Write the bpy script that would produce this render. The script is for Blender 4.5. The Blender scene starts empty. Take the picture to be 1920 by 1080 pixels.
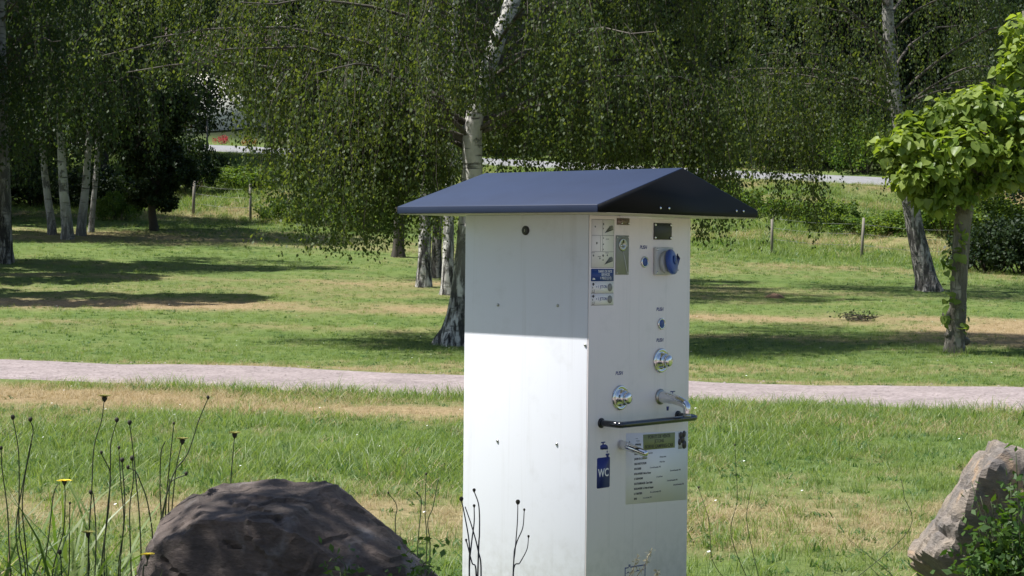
import bpy, math, random
import numpy as np
from mathutils import Vector, Matrix, noise

# ------------------------------------------------------------------ camera, sky, sun, exposure
scn = bpy.context.scene
ROOT = scn.collection
F_PX, PITCH, ROLL, EYE = 3513.0, 0.0196, 0.0101, 1.6
cam = bpy.data.cameras.new('camera'); cam.sensor_width = 36; cam.lens = F_PX/1920*36
cam.clip_start = .1; cam.clip_end = 3000
camo = bpy.data.objects.new('camera', cam); ROOT.objects.link(camo)
camo.matrix_world = Matrix.Translation((0, 0, EYE)) @ Matrix.Rotation(math.pi/2-PITCH, 4, 'X') @ Matrix.Rotation(ROLL, 4, 'Z')
scn.camera = camo
cam.dof.use_dof = False

SUN_AZ, SUN_EL = math.radians(-95), math.radians(61)
sdir = Vector((math.sin(SUN_AZ)*math.cos(SUN_EL), math.cos(SUN_AZ)*math.cos(SUN_EL), math.sin(SUN_EL)))
world = bpy.data.worlds.new('World'); scn.world = world; world.use_nodes = True
wn = world.node_tree; wn.nodes.clear()
sky = wn.nodes.new('ShaderNodeTexSky'); sky.sky_type = 'NISHITA'; sky.sun_disc = False
sky.sun_elevation = SUN_EL; sky.sun_rotation = SUN_AZ % (2*math.pi); sky.altitude = 100; sky.dust_density = 1.2
bg = wn.nodes.new('ShaderNodeBackground'); bg.inputs['Strength'].default_value = .082
wo = wn.nodes.new('ShaderNodeOutputWorld')
wn.links.new(sky.outputs[0], bg.inputs[0]); wn.links.new(bg.outputs[0], wo.inputs[0])
sun = bpy.data.lights.new('sun', 'SUN'); sun.energy = 5.0; sun.angle = math.radians(.53); sun.color = (1, .975, .94)
suno = bpy.data.objects.new('sun', sun); ROOT.objects.link(suno)
suno.rotation_euler = sdir.to_track_quat('Z', 'Y').to_euler()
vs = scn.view_settings
vs.view_transform = 'Standard'; vs.look = 'None'; vs.gamma = 1; vs.exposure = .76; vs.use_curve_mapping = False
scn.cycles.max_bounces = 7; scn.cycles.diffuse_bounces = 3; scn.cycles.transmission_bounces = 5; scn.cycles.transparent_max_bounces = 6

rng = np.random.default_rng(7)
random.seed(7)

# ------------------------------------------------------------------ materials
MATS = {}
def nodes_of(name):
    m = bpy.data.materials.new(name); m.use_nodes = True
    nt = m.node_tree; nt.nodes.clear()
    MATS[name] = m
    return m, nt, nt.nodes.new, nt.links.new
def setv(node, **kw):
    for k, v in kw.items():
        node.inputs[k.replace('_', ' ')].default_value = v
    return node
def plain(name, col, rough=.5, metal=0, spec=.5, var=.06, scale=30, bump=0, coat=0, bscale=None):
    """one paint / metal / print colour with slight mottling"""
    m, nt, N, L = nodes_of(name)
    out = N('ShaderNodeOutputMaterial'); p = N('ShaderNodeBsdfPrincipled')
    tc = N('ShaderNodeTexCoord'); no = N('ShaderNodeTexNoise'); setv(no, Scale=scale, Detail=4.0)
    L(tc.outputs['Object'], no.inputs['Vector'])
    mx = N('ShaderNodeMix'); mx.data_type = 'RGBA'
    mx.inputs[6].default_value = (*[c*(1-var) for c in col], 1); mx.inputs[7].default_value = (*[min(1, c*(1+var)) for c in col], 1)
    L(no.outputs['Fac'], mx.inputs[0]); L(mx.outputs[2], p.inputs['Base Color'])
    setv(p, Roughness=rough, Metallic=metal); p.inputs['Specular IOR Level'].default_value = spec
    p.inputs['Coat Weight'].default_value = coat
    if bump:
        b = N('ShaderNodeBump'); setv(b, Strength=bump, Distance=.004)
        if bscale:
            n2 = N('ShaderNodeTexNoise'); setv(n2, Scale=bscale, Detail=3.0); L(tc.outputs['Object'], n2.inputs['Vector']); L(n2.outputs['Fac'], b.inputs['Height'])
        else: L(no.outputs['Fac'], b.inputs['Height'])
        L(b.outputs[0], p.inputs['Normal'])
    L(p.outputs[0], out.inputs[0])
    return m
def leafmat(name, c1, c2, trans=.38, tcol=None, rough=.55, spec=.28):
    m, nt, N, L = nodes_of(name)
    out = N('ShaderNodeOutputMaterial'); p = N('ShaderNodeBsdfPrincipled'); t = N('ShaderNodeBsdfTranslucent'); mix = N('ShaderNodeMixShader')
    g = N('ShaderNodeNewGeometry'); oi = N('ShaderNodeObjectInfo')
    ad = N('ShaderNodeMath'); ad.operation = 'ADD'; L(g.outputs['Random Per Island'], ad.inputs[0]); L(oi.outputs['Random'], ad.inputs[1])
    fr = N('ShaderNodeMath'); fr.operation = 'FRACT'; L(ad.outputs[0], fr.inputs[0])
    cr = N('ShaderNodeValToRGB'); cr.color_ramp.elements[0].color = (*c1, 1); cr.color_ramp.elements[1].color = (*c2, 1)
    tc = N('ShaderNodeTexCoord'); cn = N('ShaderNodeTexNoise'); setv(cn, Scale=1.1, Detail=2.0); L(tc.outputs['Object'], cn.inputs['Vector'])
    cm = N('ShaderNodeMapRange'); cm.inputs[1].default_value = .38; cm.inputs[2].default_value = .66; cm.inputs[3].default_value = -.22; cm.inputs[4].default_value = .3; L(cn.outputs['Fac'], cm.inputs[0])
    fa = N('ShaderNodeMath'); fa.operation = 'MULTIPLY_ADD'; fa.inputs[1].default_value = .75; L(fr.outputs[0], fa.inputs[0]); L(cm.outputs[0], fa.inputs[2]); fa.use_clamp = True
    L(fa.outputs[0], cr.inputs[0]); L(cr.outputs[0], p.inputs['Base Color'])
    hs = N('ShaderNodeMix'); hs.data_type = 'RGBA'; hs.blend_type = 'MULTIPLY'; hs.inputs[0].default_value = 1
    L(cr.outputs[0], hs.inputs[6]); hs.inputs[7].default_value = (*(tcol or (2.2, 2.0, .7)), 1)
    L(hs.outputs[2], t.inputs[0])
    setv(p, Roughness=rough); p.inputs['Specular IOR Level'].default_value = spec
    mix.inputs[0].default_value = trans
    L(p.outputs[0], mix.inputs[1]); L(t.outputs[0], mix.inputs[2]); L(mix.outputs[0], out.inputs[0])
    return m
def barkmat(name, light, dark, base_h=1.4, rough_base=1.0, seed=0.):
    """birch bark: pale skin with dark cross bands and patches, black fissures low on the trunk"""
    m, nt, N, L = nodes_of(name)
    out = N('ShaderNodeOutputMaterial'); p = N('ShaderNodeBsdfPrincipled'); tc = N('ShaderNodeTexCoord')
    def mapped(sc, off=0):
        mp = N('ShaderNodeMapping'); mp.inputs['Scale'].default_value = sc; mp.inputs['Location'].default_value = (seed+off, off, seed); L(tc.outputs['Object'], mp.inputs['Vector']); return mp
    def noi(mp, s, d=5.0, r=.6):
        n = N('ShaderNodeTexNoise'); setv(n, Scale=s, Detail=d, Roughness=r); L(mp.outputs[0], n.inputs['Vector']); return n
    def ramp(src, a, b):
        r = N('ShaderNodeMapRange'); r.inputs[1].default_value = a; r.inputs[2].default_value = b; L(src, r.inputs[0]); return r
    bands = ramp(noi(mapped((1.2, 1.2, 9)), 2.2).outputs['Fac'], .56, .66)
    patch = ramp(noi(mapped((1, 1, .8), 3), 2.6, 6, .65).outputs['Fac'], .57, .63)
    fiss = ramp(noi(mapped((6.5, 6.5, 1.1), 5), 1.6, 7, .7).outputs['Fac'], .46, .55)
    sep = N('ShaderNodeSeparateXYZ'); L(tc.outputs['Object'], sep.inputs[0])
    low = N('ShaderNodeMapRange'); low.inputs[1].default_value = base_h*.35; low.inputs[2].default_value = base_h*1.5; low.inputs[3].default_value = rough_base; low.inputs[4].default_value = 0
    L(sep.outputs[2], low.inputs[0])
    fm = N('ShaderNodeMath'); fm.operation = 'MULTIPLY'; L(fiss.outputs[0], fm.inputs[0]); L(low.outputs[0], fm.inputs[1])
    mx1 = N('ShaderNodeMath'); mx1.operation = 'MAXIMUM'; L(bands.outputs[0], mx1.inputs[0]); L(patch.outputs[0], mx1.inputs[1])
    s7 = N('ShaderNodeMath'); s7.operation = 'MULTIPLY'; s7.inputs[1].default_value = .8; L(mx1.outputs[0], s7.inputs[0])
    mx2 = N('ShaderNodeMath'); mx2.operation = 'MAXIMUM'; L(s7.outputs[0], mx2.inputs[0]); L(fm.outputs[0], mx2.inputs[1])
    c = N('ShaderNodeMix'); c.data_type = 'RGBA'; c.inputs[6].default_value = (*light, 1); c.inputs[7].default_value = (*dark, 1)
    L(mx2.outputs[0], c.inputs[0])
    lich = ramp(noi(mapped((1, 1, 1), 9), 7).outputs['Fac'], .5, .75)
    lm = N('ShaderNodeMath'); lm.operation = 'MULTIPLY'; lm.inputs[1].default_value = .4; L(lich.outputs[0], lm.inputs[0])
    c2 = N('ShaderNodeMix'); c2.data_type = 'RGBA'; L(c.outputs[2], c2.inputs[6]); c2.inputs[7].default_value = (.17, .18, .12, 1); L(lm.outputs[0], c2.inputs[0])
    L(c2.outputs[2], p.inputs['Base Color']); setv(p, Roughness=.8)
    b = N('ShaderNodeBump'); setv(b, Strength=.9, Distance=.03); b.invert = True; L(mx2.outputs[0], b.inputs['Height']); L(b.outputs[0], p.inputs['Normal'])
    L(p.outputs[0], out.inputs[0])
    return m
def rockmat(name, c1, c2, c3, scale=4.):
    m, nt, N, L = nodes_of(name)
    out = N('ShaderNodeOutputMaterial'); p = N('ShaderNodeBsdfPrincipled'); tc = N('ShaderNodeTexCoord')
    mp = N('ShaderNodeMapping'); mp.inputs['Rotation'].default_value = (.5, .4, .2); mp.inputs['Scale'].default_value = (1, 1, 2.2); L(tc.outputs['Object'], mp.inputs['Vector'])
    n1 = N('ShaderNodeTexNoise'); setv(n1, Scale=scale, Detail=9.0, Roughness=.65); L(mp.outputs[0], n1.inputs['Vector'])
    n2 = N('ShaderNodeTexNoise'); setv(n2, Scale=scale*11, Detail=8.0, Roughness=.7); L(mp.outputs[0], n2.inputs['Vector'])
    n3 = N('ShaderNodeTexNoise'); setv(n3, Scale=scale*.9, Detail=5.0); n3.inputs['Distortion'].default_value = 1.5; L(tc.outputs['Object'], n3.inputs['Vector'])
    cr = N('ShaderNodeValToRGB'); e = cr.color_ramp.elements; e[0].position = .35; e[0].color = (*c1, 1); e[1].position = .68; e[1].color = (*c2, 1); L(n1.outputs['Fac'], cr.inputs[0])
    r3 = N('ShaderNodeMapRange'); r3.inputs[1].default_value = .56; r3.inputs[2].default_value = .70; L(n3.outputs['Fac'], r3.inputs[0])
    mx = N('ShaderNodeMix'); mx.data_type = 'RGBA'; L(r3.outputs[0], mx.inputs[0]); L(cr.outputs[0], mx.inputs[6]); mx.inputs[7].default_value = (*c3, 1)
    mu = N('ShaderNodeMix'); mu.data_type = 'RGBA'; mu.blend_type = 'OVERLAY'; mu.inputs[0].default_value = .6; L(mx.outputs[2], mu.inputs[6]); L(n2.outputs['Fac'], mu.inputs[7])
    L(mu.outputs[2], p.inputs['Base Color']); setv(p, Roughness=.85)
    b = N('ShaderNodeBump'); setv(b, Strength=1.0, Distance=.011); L(n2.outputs['Fac'], b.inputs['Height']); L(b.outputs[0], p.inputs['Normal'])
    L(p.outputs[0], out.inputs[0])
    return m
def groundmat():
    m, nt, N, L = nodes_of('lawn_soil')
    out = N('ShaderNodeOutputMaterial'); p = N('ShaderNodeBsdfPrincipled'); tc = N('ShaderNodeTexCoord')
    n1 = N('ShaderNodeTexNoise'); setv(n1, Scale=.9, Detail=8.0, Roughness=.7); L(tc.outputs['Object'], n1.inputs['Vector'])
    n2 = N('ShaderNodeTexNoise'); setv(n2, Scale=14.0, Detail=6.0, Roughness=.75); L(tc.outputs['Object'], n2.inputs['Vector'])
    at = N('ShaderNodeAttribute'); at.attribute_name = 'straw'
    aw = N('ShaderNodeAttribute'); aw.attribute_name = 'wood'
    cr = N('ShaderNodeValToRGB'); e = cr.color_ramp.elements; e[0].position = .3; e[0].color = (.066, .112, .027, 1); e[1].position = .72; e[1].color = (.14, .18, .052, 1); L(n1.outputs['Fac'], cr.inputs[0])
    cs = N('ShaderNodeValToRGB'); e = cs.color_ramp.elements; e[0].position = .3; e[0].color = (.20, .145, .075, 1); e[1].position = .75; e[1].color = (.34, .26, .15, 1); L(n2.outputs['Fac'], cs.inputs[0])
    mx = N('ShaderNodeMix'); mx.data_type = 'RGBA'; L(at.outputs['Fac'], mx.inputs[0]); L(cr.outputs[0], mx.inputs[6]); L(cs.outputs[0], mx.inputs[7])
    ov = N('ShaderNodeMix'); ov.data_type = 'RGBA'; ov.blend_type = 'OVERLAY'; ov.inputs[0].default_value = .55; L(mx.outputs[2], ov.inputs[6]); L(n2.outputs['Fac'], ov.inputs[7])
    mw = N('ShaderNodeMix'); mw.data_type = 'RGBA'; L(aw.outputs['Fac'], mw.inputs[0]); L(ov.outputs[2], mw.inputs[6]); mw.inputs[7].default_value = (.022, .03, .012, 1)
    L(mw.outputs[2], p.inputs['Base Color']); setv(p, Roughness=.95); p.inputs['Specular IOR Level'].default_value = .15
    b = N('ShaderNodeBump'); setv(b, Strength=.7, Distance=.03); L(n2.outputs['Fac'], b.inputs['Height']); L(b.outputs[0], p.inputs['Normal'])
    L(p.outputs[0], out.inputs[0])
    return m
def gravelmat(name, c1, c2, scale, bump=.5, dist=.01):
    m, nt, N, L = nodes_of(name)
    out = N('ShaderNodeOutputMaterial'); p = N('ShaderNodeBsdfPrincipled'); tc = N('ShaderNodeTexCoord')
    v = N('ShaderNodeTexVoronoi'); setv(v, Scale=scale); L(tc.outputs['Object'], v.inputs['Vector'])
    n = N('ShaderNodeTexNoise'); setv(n, Scale=1.3, Detail=7.0, Roughness=.65); L(tc.outputs['Object'], n.inputs['Vector'])
    sp = N('ShaderNodeSeparateColor'); L(v.outputs['Color'], sp.inputs[0])
    cr = N('ShaderNodeValToRGB'); e = cr.color_ramp.elements; e[0].color = (*c1, 1); e[1].color = (*c2, 1); L(sp.outputs[0], cr.inputs[0])
    mu = N('ShaderNodeMix'); mu.data_type = 'RGBA'; mu.blend_type = 'OVERLAY'; mu.inputs[0].default_value = .5; L(cr.outputs[0], mu.inputs[6]); L(n.outputs['Fac'], mu.inputs[7])
    L(mu.outputs[2], p.inputs['Base Color']); setv(p, Roughness=.9)
    b = N('ShaderNodeBump'); setv(b, Strength=bump, Distance=dist); L(v.outputs['Distance'], b.inputs['Height']); L(b.outputs[0], p.inputs['Normal'])
    L(p.outputs[0], out.inputs[0])
    return m

M_ground = groundmat()
M_path = gravelmat('pink_gravel', (.185, .150, .142), (.315, .262, .252), 28, .6, .012)
M_road = gravelmat('grey_asphalt', (.17, .17, .175), (.26, .26, .265), 40, .2)
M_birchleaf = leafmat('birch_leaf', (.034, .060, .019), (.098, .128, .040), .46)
M_birchleaf2 = leafmat('shady_birch_leaf', (.024, .048, .019), (.056, .084, .032), .38)  # darker copy of the birch leaf, shade put into the colour
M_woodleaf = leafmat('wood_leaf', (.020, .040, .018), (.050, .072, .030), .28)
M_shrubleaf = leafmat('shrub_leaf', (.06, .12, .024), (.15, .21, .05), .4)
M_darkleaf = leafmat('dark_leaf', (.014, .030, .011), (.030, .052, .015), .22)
M_limeleaf = leafmat('lime_leaf', (.105, .165, .030), (.27, .33, .085), .42, (1.9, 1.9, .6), .42)
M_weedleaf = leafmat('weed_leaf', (.035, .085, .018), (.08, .14, .03), .35)
M_redflower = leafmat('red_flower', (.4, .03, .06), (.6, .06, .1), .3, (1, 1, 1))
M_orangeflower = leafmat('orange_flower', (.35, .12, .02), (.5, .2, .04), .3, (1, 1, 1))
M_blade = leafmat('grass_blade', (.100, .170, .038), (.26, .31, .115), .44, (1.6, 1.6, .7), .45, .45)
M_straw = leafmat('straw_blade', (.34, .26, .14), (.55, .46, .28), .3, (1.1, 1.05, .8), .6, .3)
M_bark = barkmat('birch_bark', (.52, .50, .46), (.026, .023, .021), 2.2)
M_bark2 = barkmat('old_birch_bark', (.30, .285, .26), (.022, .02, .018), 3.2, 1., 4.)  # dark mottled bark, with the trunks' shade put into the colour
M_bark3 = barkmat('pale_birch_bark', (.37, .355, .32), (.03, .027, .024), .9, .8, 6.)
M_limebark = barkmat('lime_bark', (.26, .235, .19), (.07, .06, .045), 3., .8, 8.)
M_darkbark = plain('dark_bark', (.05, .042, .033), .9, var=.4, scale=12, bump=1)
M_limb = barkmat('birch_limb', (.085, .072, .058), (.025, .02, .017), .1, 0, 2.)
M_twig = plain('twig', (.045, .035, .025), .8)
def panelmat(name, col, rough):
    m, nt, N, L = nodes_of(name); out = N('ShaderNodeOutputMaterial'); p = N('ShaderNodeBsdfPrincipled'); tc = N('ShaderNodeTexCoord')
    def noi(sc, s, d):
        mp = N('ShaderNodeMapping'); mp.inputs['Scale'].default_value = sc; L(tc.outputs['Object'], mp.inputs['Vector']); n = N('ShaderNodeTexNoise'); setv(n, Scale=s, Detail=d, Roughness=.65); L(mp.outputs[0], n.inputs['Vector']); return n.outputs['Fac']
    def mr(src, a, b, c, d): r = N('ShaderNodeMapRange'); [setattr(r.inputs[i], 'default_value', v) for i, v in ((1, a), (2, b), (3, c), (4, d))]; L(src, r.inputs[0]); return r.outputs[0]
    def op(o, a, b): q = N('ShaderNodeMath'); q.operation = o; q.use_clamp = True; L(a, q.inputs[0]); L(b, q.inputs[1]); return q.outputs[0]
    streak = mr(noi((22, 22, .7), 1., 4.), .56, .80, 0, .24)
    blot = mr(noi((1, 1, 1), 9., 6.), .56, .8, 0, .18)
    sep = N('ShaderNodeSeparateXYZ'); L(tc.outputs['Object'], sep.inputs[0])
    splash = op('MULTIPLY', mr(sep.outputs[2], .25, .62, .55, 0), mr(noi((1, 1, 1), 26., 6.), .42, .7, 0, 1))
    d = op('ADD', op('ADD', streak, blot), splash)
    c = N('ShaderNodeMix'); c.data_type = 'RGBA'; c.inputs[6].default_value = (*col, 1); c.inputs[7].default_value = (.36, .34, .30, 1); L(d, c.inputs[0]); L(c.outputs[2], p.inputs['Base Color'])
    setv(p, Roughness=rough); b = N('ShaderNodeBump'); setv(b, Strength=.12, Distance=.01); L(noi((1, 1, 1), 2.2, 1.), b.inputs['Height']); L(b.outputs[0], p.inputs['Normal']); L(p.outputs[0], out.inputs[0]); return m
M_white = panelmat('white_panel_paint', (.74, .755, .80), .36)  # white with the bluish fill light put into its colour
M_white2 = panelmat('front_panel_paint', (.86, .78, .755), .42)  # same white, lightened and warmed to offset greenish light on the shaded front
M_frame = plain('kiosk_frame', (.68, .68, .69), .4)
M_roof = plain('blue_roof_paint', (.014, .025, .060), .55, var=.28, scale=5, spec=.42, bump=.05, bscale=40)
M_gable = plain('dark_gable_paint', (.003, .0035, .0045), .6, spec=.25, var=.05)  # the roof's dark blue taken near black, gable shade put into the colour
M_soffit = plain('soffit', (.55, .52, .38), .6)
M_chrome = plain('chrome', (.72, .72, .73), .07, 1, var=.02)
M_steel = plain('brushed_steel', (.42, .42, .40), .32, 1, var=.08)
M_dullsteel = plain('dull_steel_plate', (.24, .24, .21), .45, .6, var=.1)
M_blackplastic = plain('black_plastic', (.012, .012, .014), .35)
M_blacktube = plain('black_tube', (.010, .012, .018), .16, coat=.5)
M_blue = plain('blue_print', (.022, .034, .20), .45, var=.03)
M_capblue = plain('blue_plastic_cap', (.035, .085, .34), .33, var=.05)
M_bluesticker = plain('blue_sticker', (.018, .06, .26), .4)
M_btn = plain('blue_button', (.025, .07, .28), .3)
M_greyplastic = plain('grey_plastic', (.52, .53, .53), .45)
M_paper = plain('white_paper', (.90, .87, .86), .5, var=.02)
M_olive = plain('olive_print', (.27, .30, .13), .55, var=.04)
M_ink = plain('dark_ink', (.035, .035, .045), .6)
M_inkgrey = plain('grey_ink', (.16, .16, .17), .6)
M_token = plain('token_print', (.05, .038, .042), .5, var=.3, scale=90)
M_disc = plain('grey_disc', (.27, .27, .26), .55)
M_lock = plain('lock_black', (.015, .015, .015), .4)
M_rust = plain('worn_plate', (.22, .16, .13), .4, .4, var=.5, scale=120)
M_stem = plain('dark_stem', (.042, .055, .020), .7, var=.2)
M_bud = plain('brown_bud', (.035, .030, .018), .8, var=.25)
M_yellow = plain('yellow_petal', (.75, .56, .02), .6, var=.1)
M_olivehead = plain('olive_flower_head', (.16, .15, .02), .7, var=.2)
M_drystem = plain('dry_stem', (.045, .040, .050), .7)
M_seed = leafmat('seed_head', (.42, .38, .26), (.6, .55, .4), .4, (1, 1, .9))
M_wood = plain('weathered_wood', (.20, .18, .145), .85, var=.3, scale=20, bump=.5)
M_wire = plain('fence_wire', (.2, .2, .2), .5, .8)
M_render = plain('white_wall_render', (.74, .72, .66), .8, bump=.3, bscale=30)
M_tile = plain('brown_roof_tile', (.07, .045, .038), .8, var=.3, scale=6)
M_glass = plain('dark_glass', (.03, .035, .04), .08)
M_doorwood = plain('door_paint', (.12, .06, .035), .5)
M_soil = plain('molehill_soil', (.14, .085, .05), .95, var=.4, scale=25, bump=1)
M_daisy = plain('white_petal', (.8, .8, .78), .7)
M_rock = rockmat('dark_brown_rock', (.050, .040, .034), (.130, .098, .082), (.20, .18, .17))
M_weedblade = leafmat('broad_weed', (.030, .085, .020), (.07, .14, .04), .3)
M_rock2 = rockmat('tan_grey_rock', (.15, .135, .125), (.30, .245, .19), (.38, .26, .16), 5)
M_pale = plain('white_line_paint', (.6, .6, .58), .7)

# ------------------------------------------------------------------ mesh helpers
def mesh_np(name, V, F4=None, F3=None, mats=(), mi4=None, mi3=None, smooth=False):
    V = np.asarray(V, np.float32).reshape(-1, 3)
    F4 = np.zeros((0, 4), np.int32) if F4 is None or len(F4) == 0 else np.asarray(F4, np.int32)
    F3 = np.zeros((0, 3), np.int32) if F3 is None or len(F3) == 0 else np.asarray(F3, np.int32)
    me = bpy.data.meshes.new(name)
    me.vertices.add(len(V)); me.vertices.foreach_set('co', V.ravel())
    nl = F4.size+F3.size; npoly = len(F4)+len(F3)
    me.loops.add(nl); me.loops.foreach_set('vertex_index', np.concatenate([F4.ravel(), F3.ravel()]).astype(np.int32))
    me.polygons.add(npoly)
    st = np.concatenate([np.arange(len(F4))*4, len(F4)*4+np.arange(len(F3))*3]).astype(np.int32)
    me.polygons.foreach_set('loop_start', st)
    for m in mats: me.materials.append(m)
    mi = np.concatenate([np.zeros(len(F4), np.int32) if mi4 is None else np.asarray(mi4, np.int32), np.zeros(len(F3), np.int32) if mi3 is None else np.asarray(mi3, np.int32)])
    me.polygons.foreach_set('material_index', mi)
    if smooth: me.polygons.foreach_set('use_smooth', np.ones(npoly, bool))
    me.update(calc_edges=True)
    return me

class MB:
    """collects shapes, builds ONE mesh object"""
    def __init__(s): s.V = []; s.F4 = []; s.F3 = []; s.n = 0; s.m4 = []; s.m3 = []; s.mat = 0
    def add(s, V, F):
        V = [tuple(v) for v in V]
        for f in F:
            f = [i+s.n for i in f]
            if len(f) == 4: s.F4.append(f); s.m4.append(s.mat)
            elif len(f) == 3: s.F3.append(f); s.m3.append(s.mat)
            else:
                for i in range(1, len(f)-1): s.F3.append([f[0], f[i], f[i+1]]); s.m3.append(s.mat)
        s.V += V; s.n += len(V); return s
    def addnp(s, V, F4): # numpy quads
        s.V += [tuple(v) for v in V]; s.F4 += (np.asarray(F4)+s.n).tolist(); s.m4 += [s.mat]*len(F4); s.n += len(V); return s
    def box(s, lo, hi):
        x0, y0, z0 = lo; x1, y1, z1 = hi
        return s.add([(x0,y0,z0),(x1,y0,z0),(x1,y1,z0),(x0,y1,z0),(x0,y0,z1),(x1,y0,z1),(x1,y1,z1),(x0,y1,z1)],
              [(3,2,1,0),(4,5,6,7),(0,1,5,4),(1,2,6,5),(2,3,7,6),(3,0,4,7)])
    def prism(s, poly, frame, h0, h1):
        """polygon (2D) extruded along frame's third axis; frame = (origin, ax, ay, an)"""
        o, ax, ay, an = [Vector(q) for q in frame]; n = len(poly)
        V = [o+ax*p[0]+ay*p[1]+an*h0 for p in poly]+[o+ax*p[0]+ay*p[1]+an*h1 for p in poly]
        F = [list(range(n))[::-1], list(range(n, 2*n))]+[[i, (i+1) % n, n+(i+1) % n, n+i] for i in range(n)]
        return s.add(V, F)
    def lathe(s, prof, frame, n=24):
        """profile of (radius, height) turned about frame axis an"""
        o, ax, ay, an = [Vector(q) for q in frame]; V = []; F = []
        for r, h in prof:
            for k in range(n):
                a = 2*math.pi*k/n; V.append(o+(ax*math.cos(a)+ay*math.sin(a))*r+an*h)
        for i in range(len(prof)-1):
            for k in range(n): F.append((i*n+k, i*n+(k+1) % n, (i+1)*n+(k+1) % n, (i+1)*n+k))
        F.append(list(range(n))[::-1]); F.append([(len(prof)-1)*n+k for k in range(n)])
        return s.add(V, F)
    def tube(s, path, rad, n=8, jit=0):
        V, F = tube_np(path, rad, n, jit); s.add(V.tolist(), F.tolist())
        m = len(path); b = s.n-len(V)
        s.F3 += [[b, b+i+1, b+i] for i in range(1, n-1)]; s.m3 += [s.mat]*(n-2)
        e = b+(m-1)*n; s.F3 += [[e, e+i, e+i+1] for i in range(1, n-1)]; s.m3 += [s.mat]*(n-2)
        return s
    def mesh(s, name, mats, smooth=False): return mesh_np(name, s.V, s.F4, s.F3, mats, s.m4, s.m3, smooth)
    def build(s, name, mats, parent=None, smooth=False, bevel=0, seg=2, auto=False):
        if not isinstance(mats, (list, tuple)): mats = [mats]
        o = link(name, s.mesh(name, mats, smooth), parent)
        if bevel:
            md = o.modifiers.new('bevel', 'BEVEL'); md.width = bevel; md.segments = seg; md.limit_method = 'ANGLE'
        return o
def tube_np(path, rad, n=8, jit=0):
    P = np.asarray(path, float); m = len(P)
    R = np.broadcast_to(np.asarray(rad, float), (m,))
    T = np.gradient(P, axis=0); T /= np.linalg.norm(T, axis=1)[:, None]+1e-12
    u = np.cross(T[0], [.3, .9, .1]); u /= np.linalg.norm(u)+1e-12
    ang = np.arange(n)*2*np.pi/n; V = np.zeros((m, n, 3))
    for i in range(m):
        u = u-T[i]*(u@T[i]); u /= np.linalg.norm(u)+1e-12; w = np.cross(T[i], u)
        r = R[i]*(1+(rng.normal(0, jit, n) if jit else 0))
        V[i] = P[i]+(np.cos(ang)*r)[:, None]*u+(np.sin(ang)*r)[:, None]*w
    i, k = np.meshgrid(np.arange(m-1), np.arange(n), indexing='ij'); k2 = (k+1) % n
    F = np.stack([i*n+k, i*n+k2, (i+1)*n+k2, (i+1)*n+k], -1).reshape(-1, 4)
    return V.reshape(-1, 3), F
def smooth_path(pts, n):
    P = np.asarray(pts, float); m = len(P); t = np.linspace(0, m-1, n); out = []
    Q = np.vstack([2*P[0]-P[1], P, 2*P[-1]-P[-2]])
    for x in t:
        i = min(int(x), m-2); f = x-i; a, b, c, d = Q[i], Q[i+1], Q[i+2], Q[i+3]
        out.append(.5*((2*b)+(-a+c)*f+(2*a-5*b+4*c-d)*f*f+(-a+3*b-3*c+d)*f**3))
    return np.array(out)
def link(name, me, parent=None):
    o = bpy.data.objects.new(name, me); ROOT.objects.link(o)
    if parent: o.parent = parent
    return o
def tag(o, label=None, cat=None, group=None, kind=None):
    if label: o['label'] = label
    if cat: o['category'] = cat
    if group: o['group'] = group
    if kind: o['kind'] = kind
    return o
def empty(name, loc, rz=0):
    o = bpy.data.objects.new(name, None); ROOT.objects.link(o); o.location = loc; o.rotation_euler = (0, 0, rz); o.empty_display_size = .3
    return o
def copy_tree(o, parent=None):
    c = o.copy(); ROOT.objects.link(c); c.parent = parent
    for ch in o.children: copy_tree(ch, c)
    return c
def ray(px, py):
    x, y = px-960, py-540; cr, sr = math.cos(ROLL), math.sin(ROLL)
    X, Yd = x*cr+y*sr, -x*sr+y*cr; c, s = math.cos(PITCH), math.sin(PITCH); u = -Yd/F_PX
    return Vector((X/F_PX, c+u*s, -s+u*c))
def at(px, py, Y):
    """the place at depth Y that is seen at photograph pixel (px, py)"""
    d = ray(px, py); return Vector((0, 0, EYE))+d*(Y/d.y)

# ------------------------------------------------------------------ terrain
def vnoise(X, Y, sc, seed=0):
    """smooth value noise on arrays"""
    x = X/sc+seed*17.3; y = Y/sc+seed*9.1
    xi = np.floor(x).astype(int); yi = np.floor(y).astype(int); fx = x-xi; fy = y-yi
    fx = fx*fx*(3-2*fx); fy = fy*fy*(3-2*fy)
    def h(a, b):
        n = (a*374761393+b*668265263+seed*1442695) & 0x7fffffff
        n = ((n ^ (n >> 13))*1274126177) & 0x7fffffff
        return ((n ^ (n >> 16)) & 0xffff)/65535.
    return (h(xi, yi)*(1-fx)+h(xi+1, yi)*fx)*(1-fy)+(h(xi, yi+1)*(1-fx)+h(xi+1, yi+1)*fx)*fy
def road_y(X): return 81.9-.46*np.clip(X, -45, 45)
def road_z(X): return 5.3-.061*np.clip(X, -45, 45)
SB = np.array([-19, -15, -9, -3, -.4, 6.6, 9, 20, 40, 70, 120, 200, 400.])
ZB = np.array([-3.2, -2.65, -1.2, -.3, -.05, .63, .8, 3.2, 8.0, 15.5, 30, 46, 70.])
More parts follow.
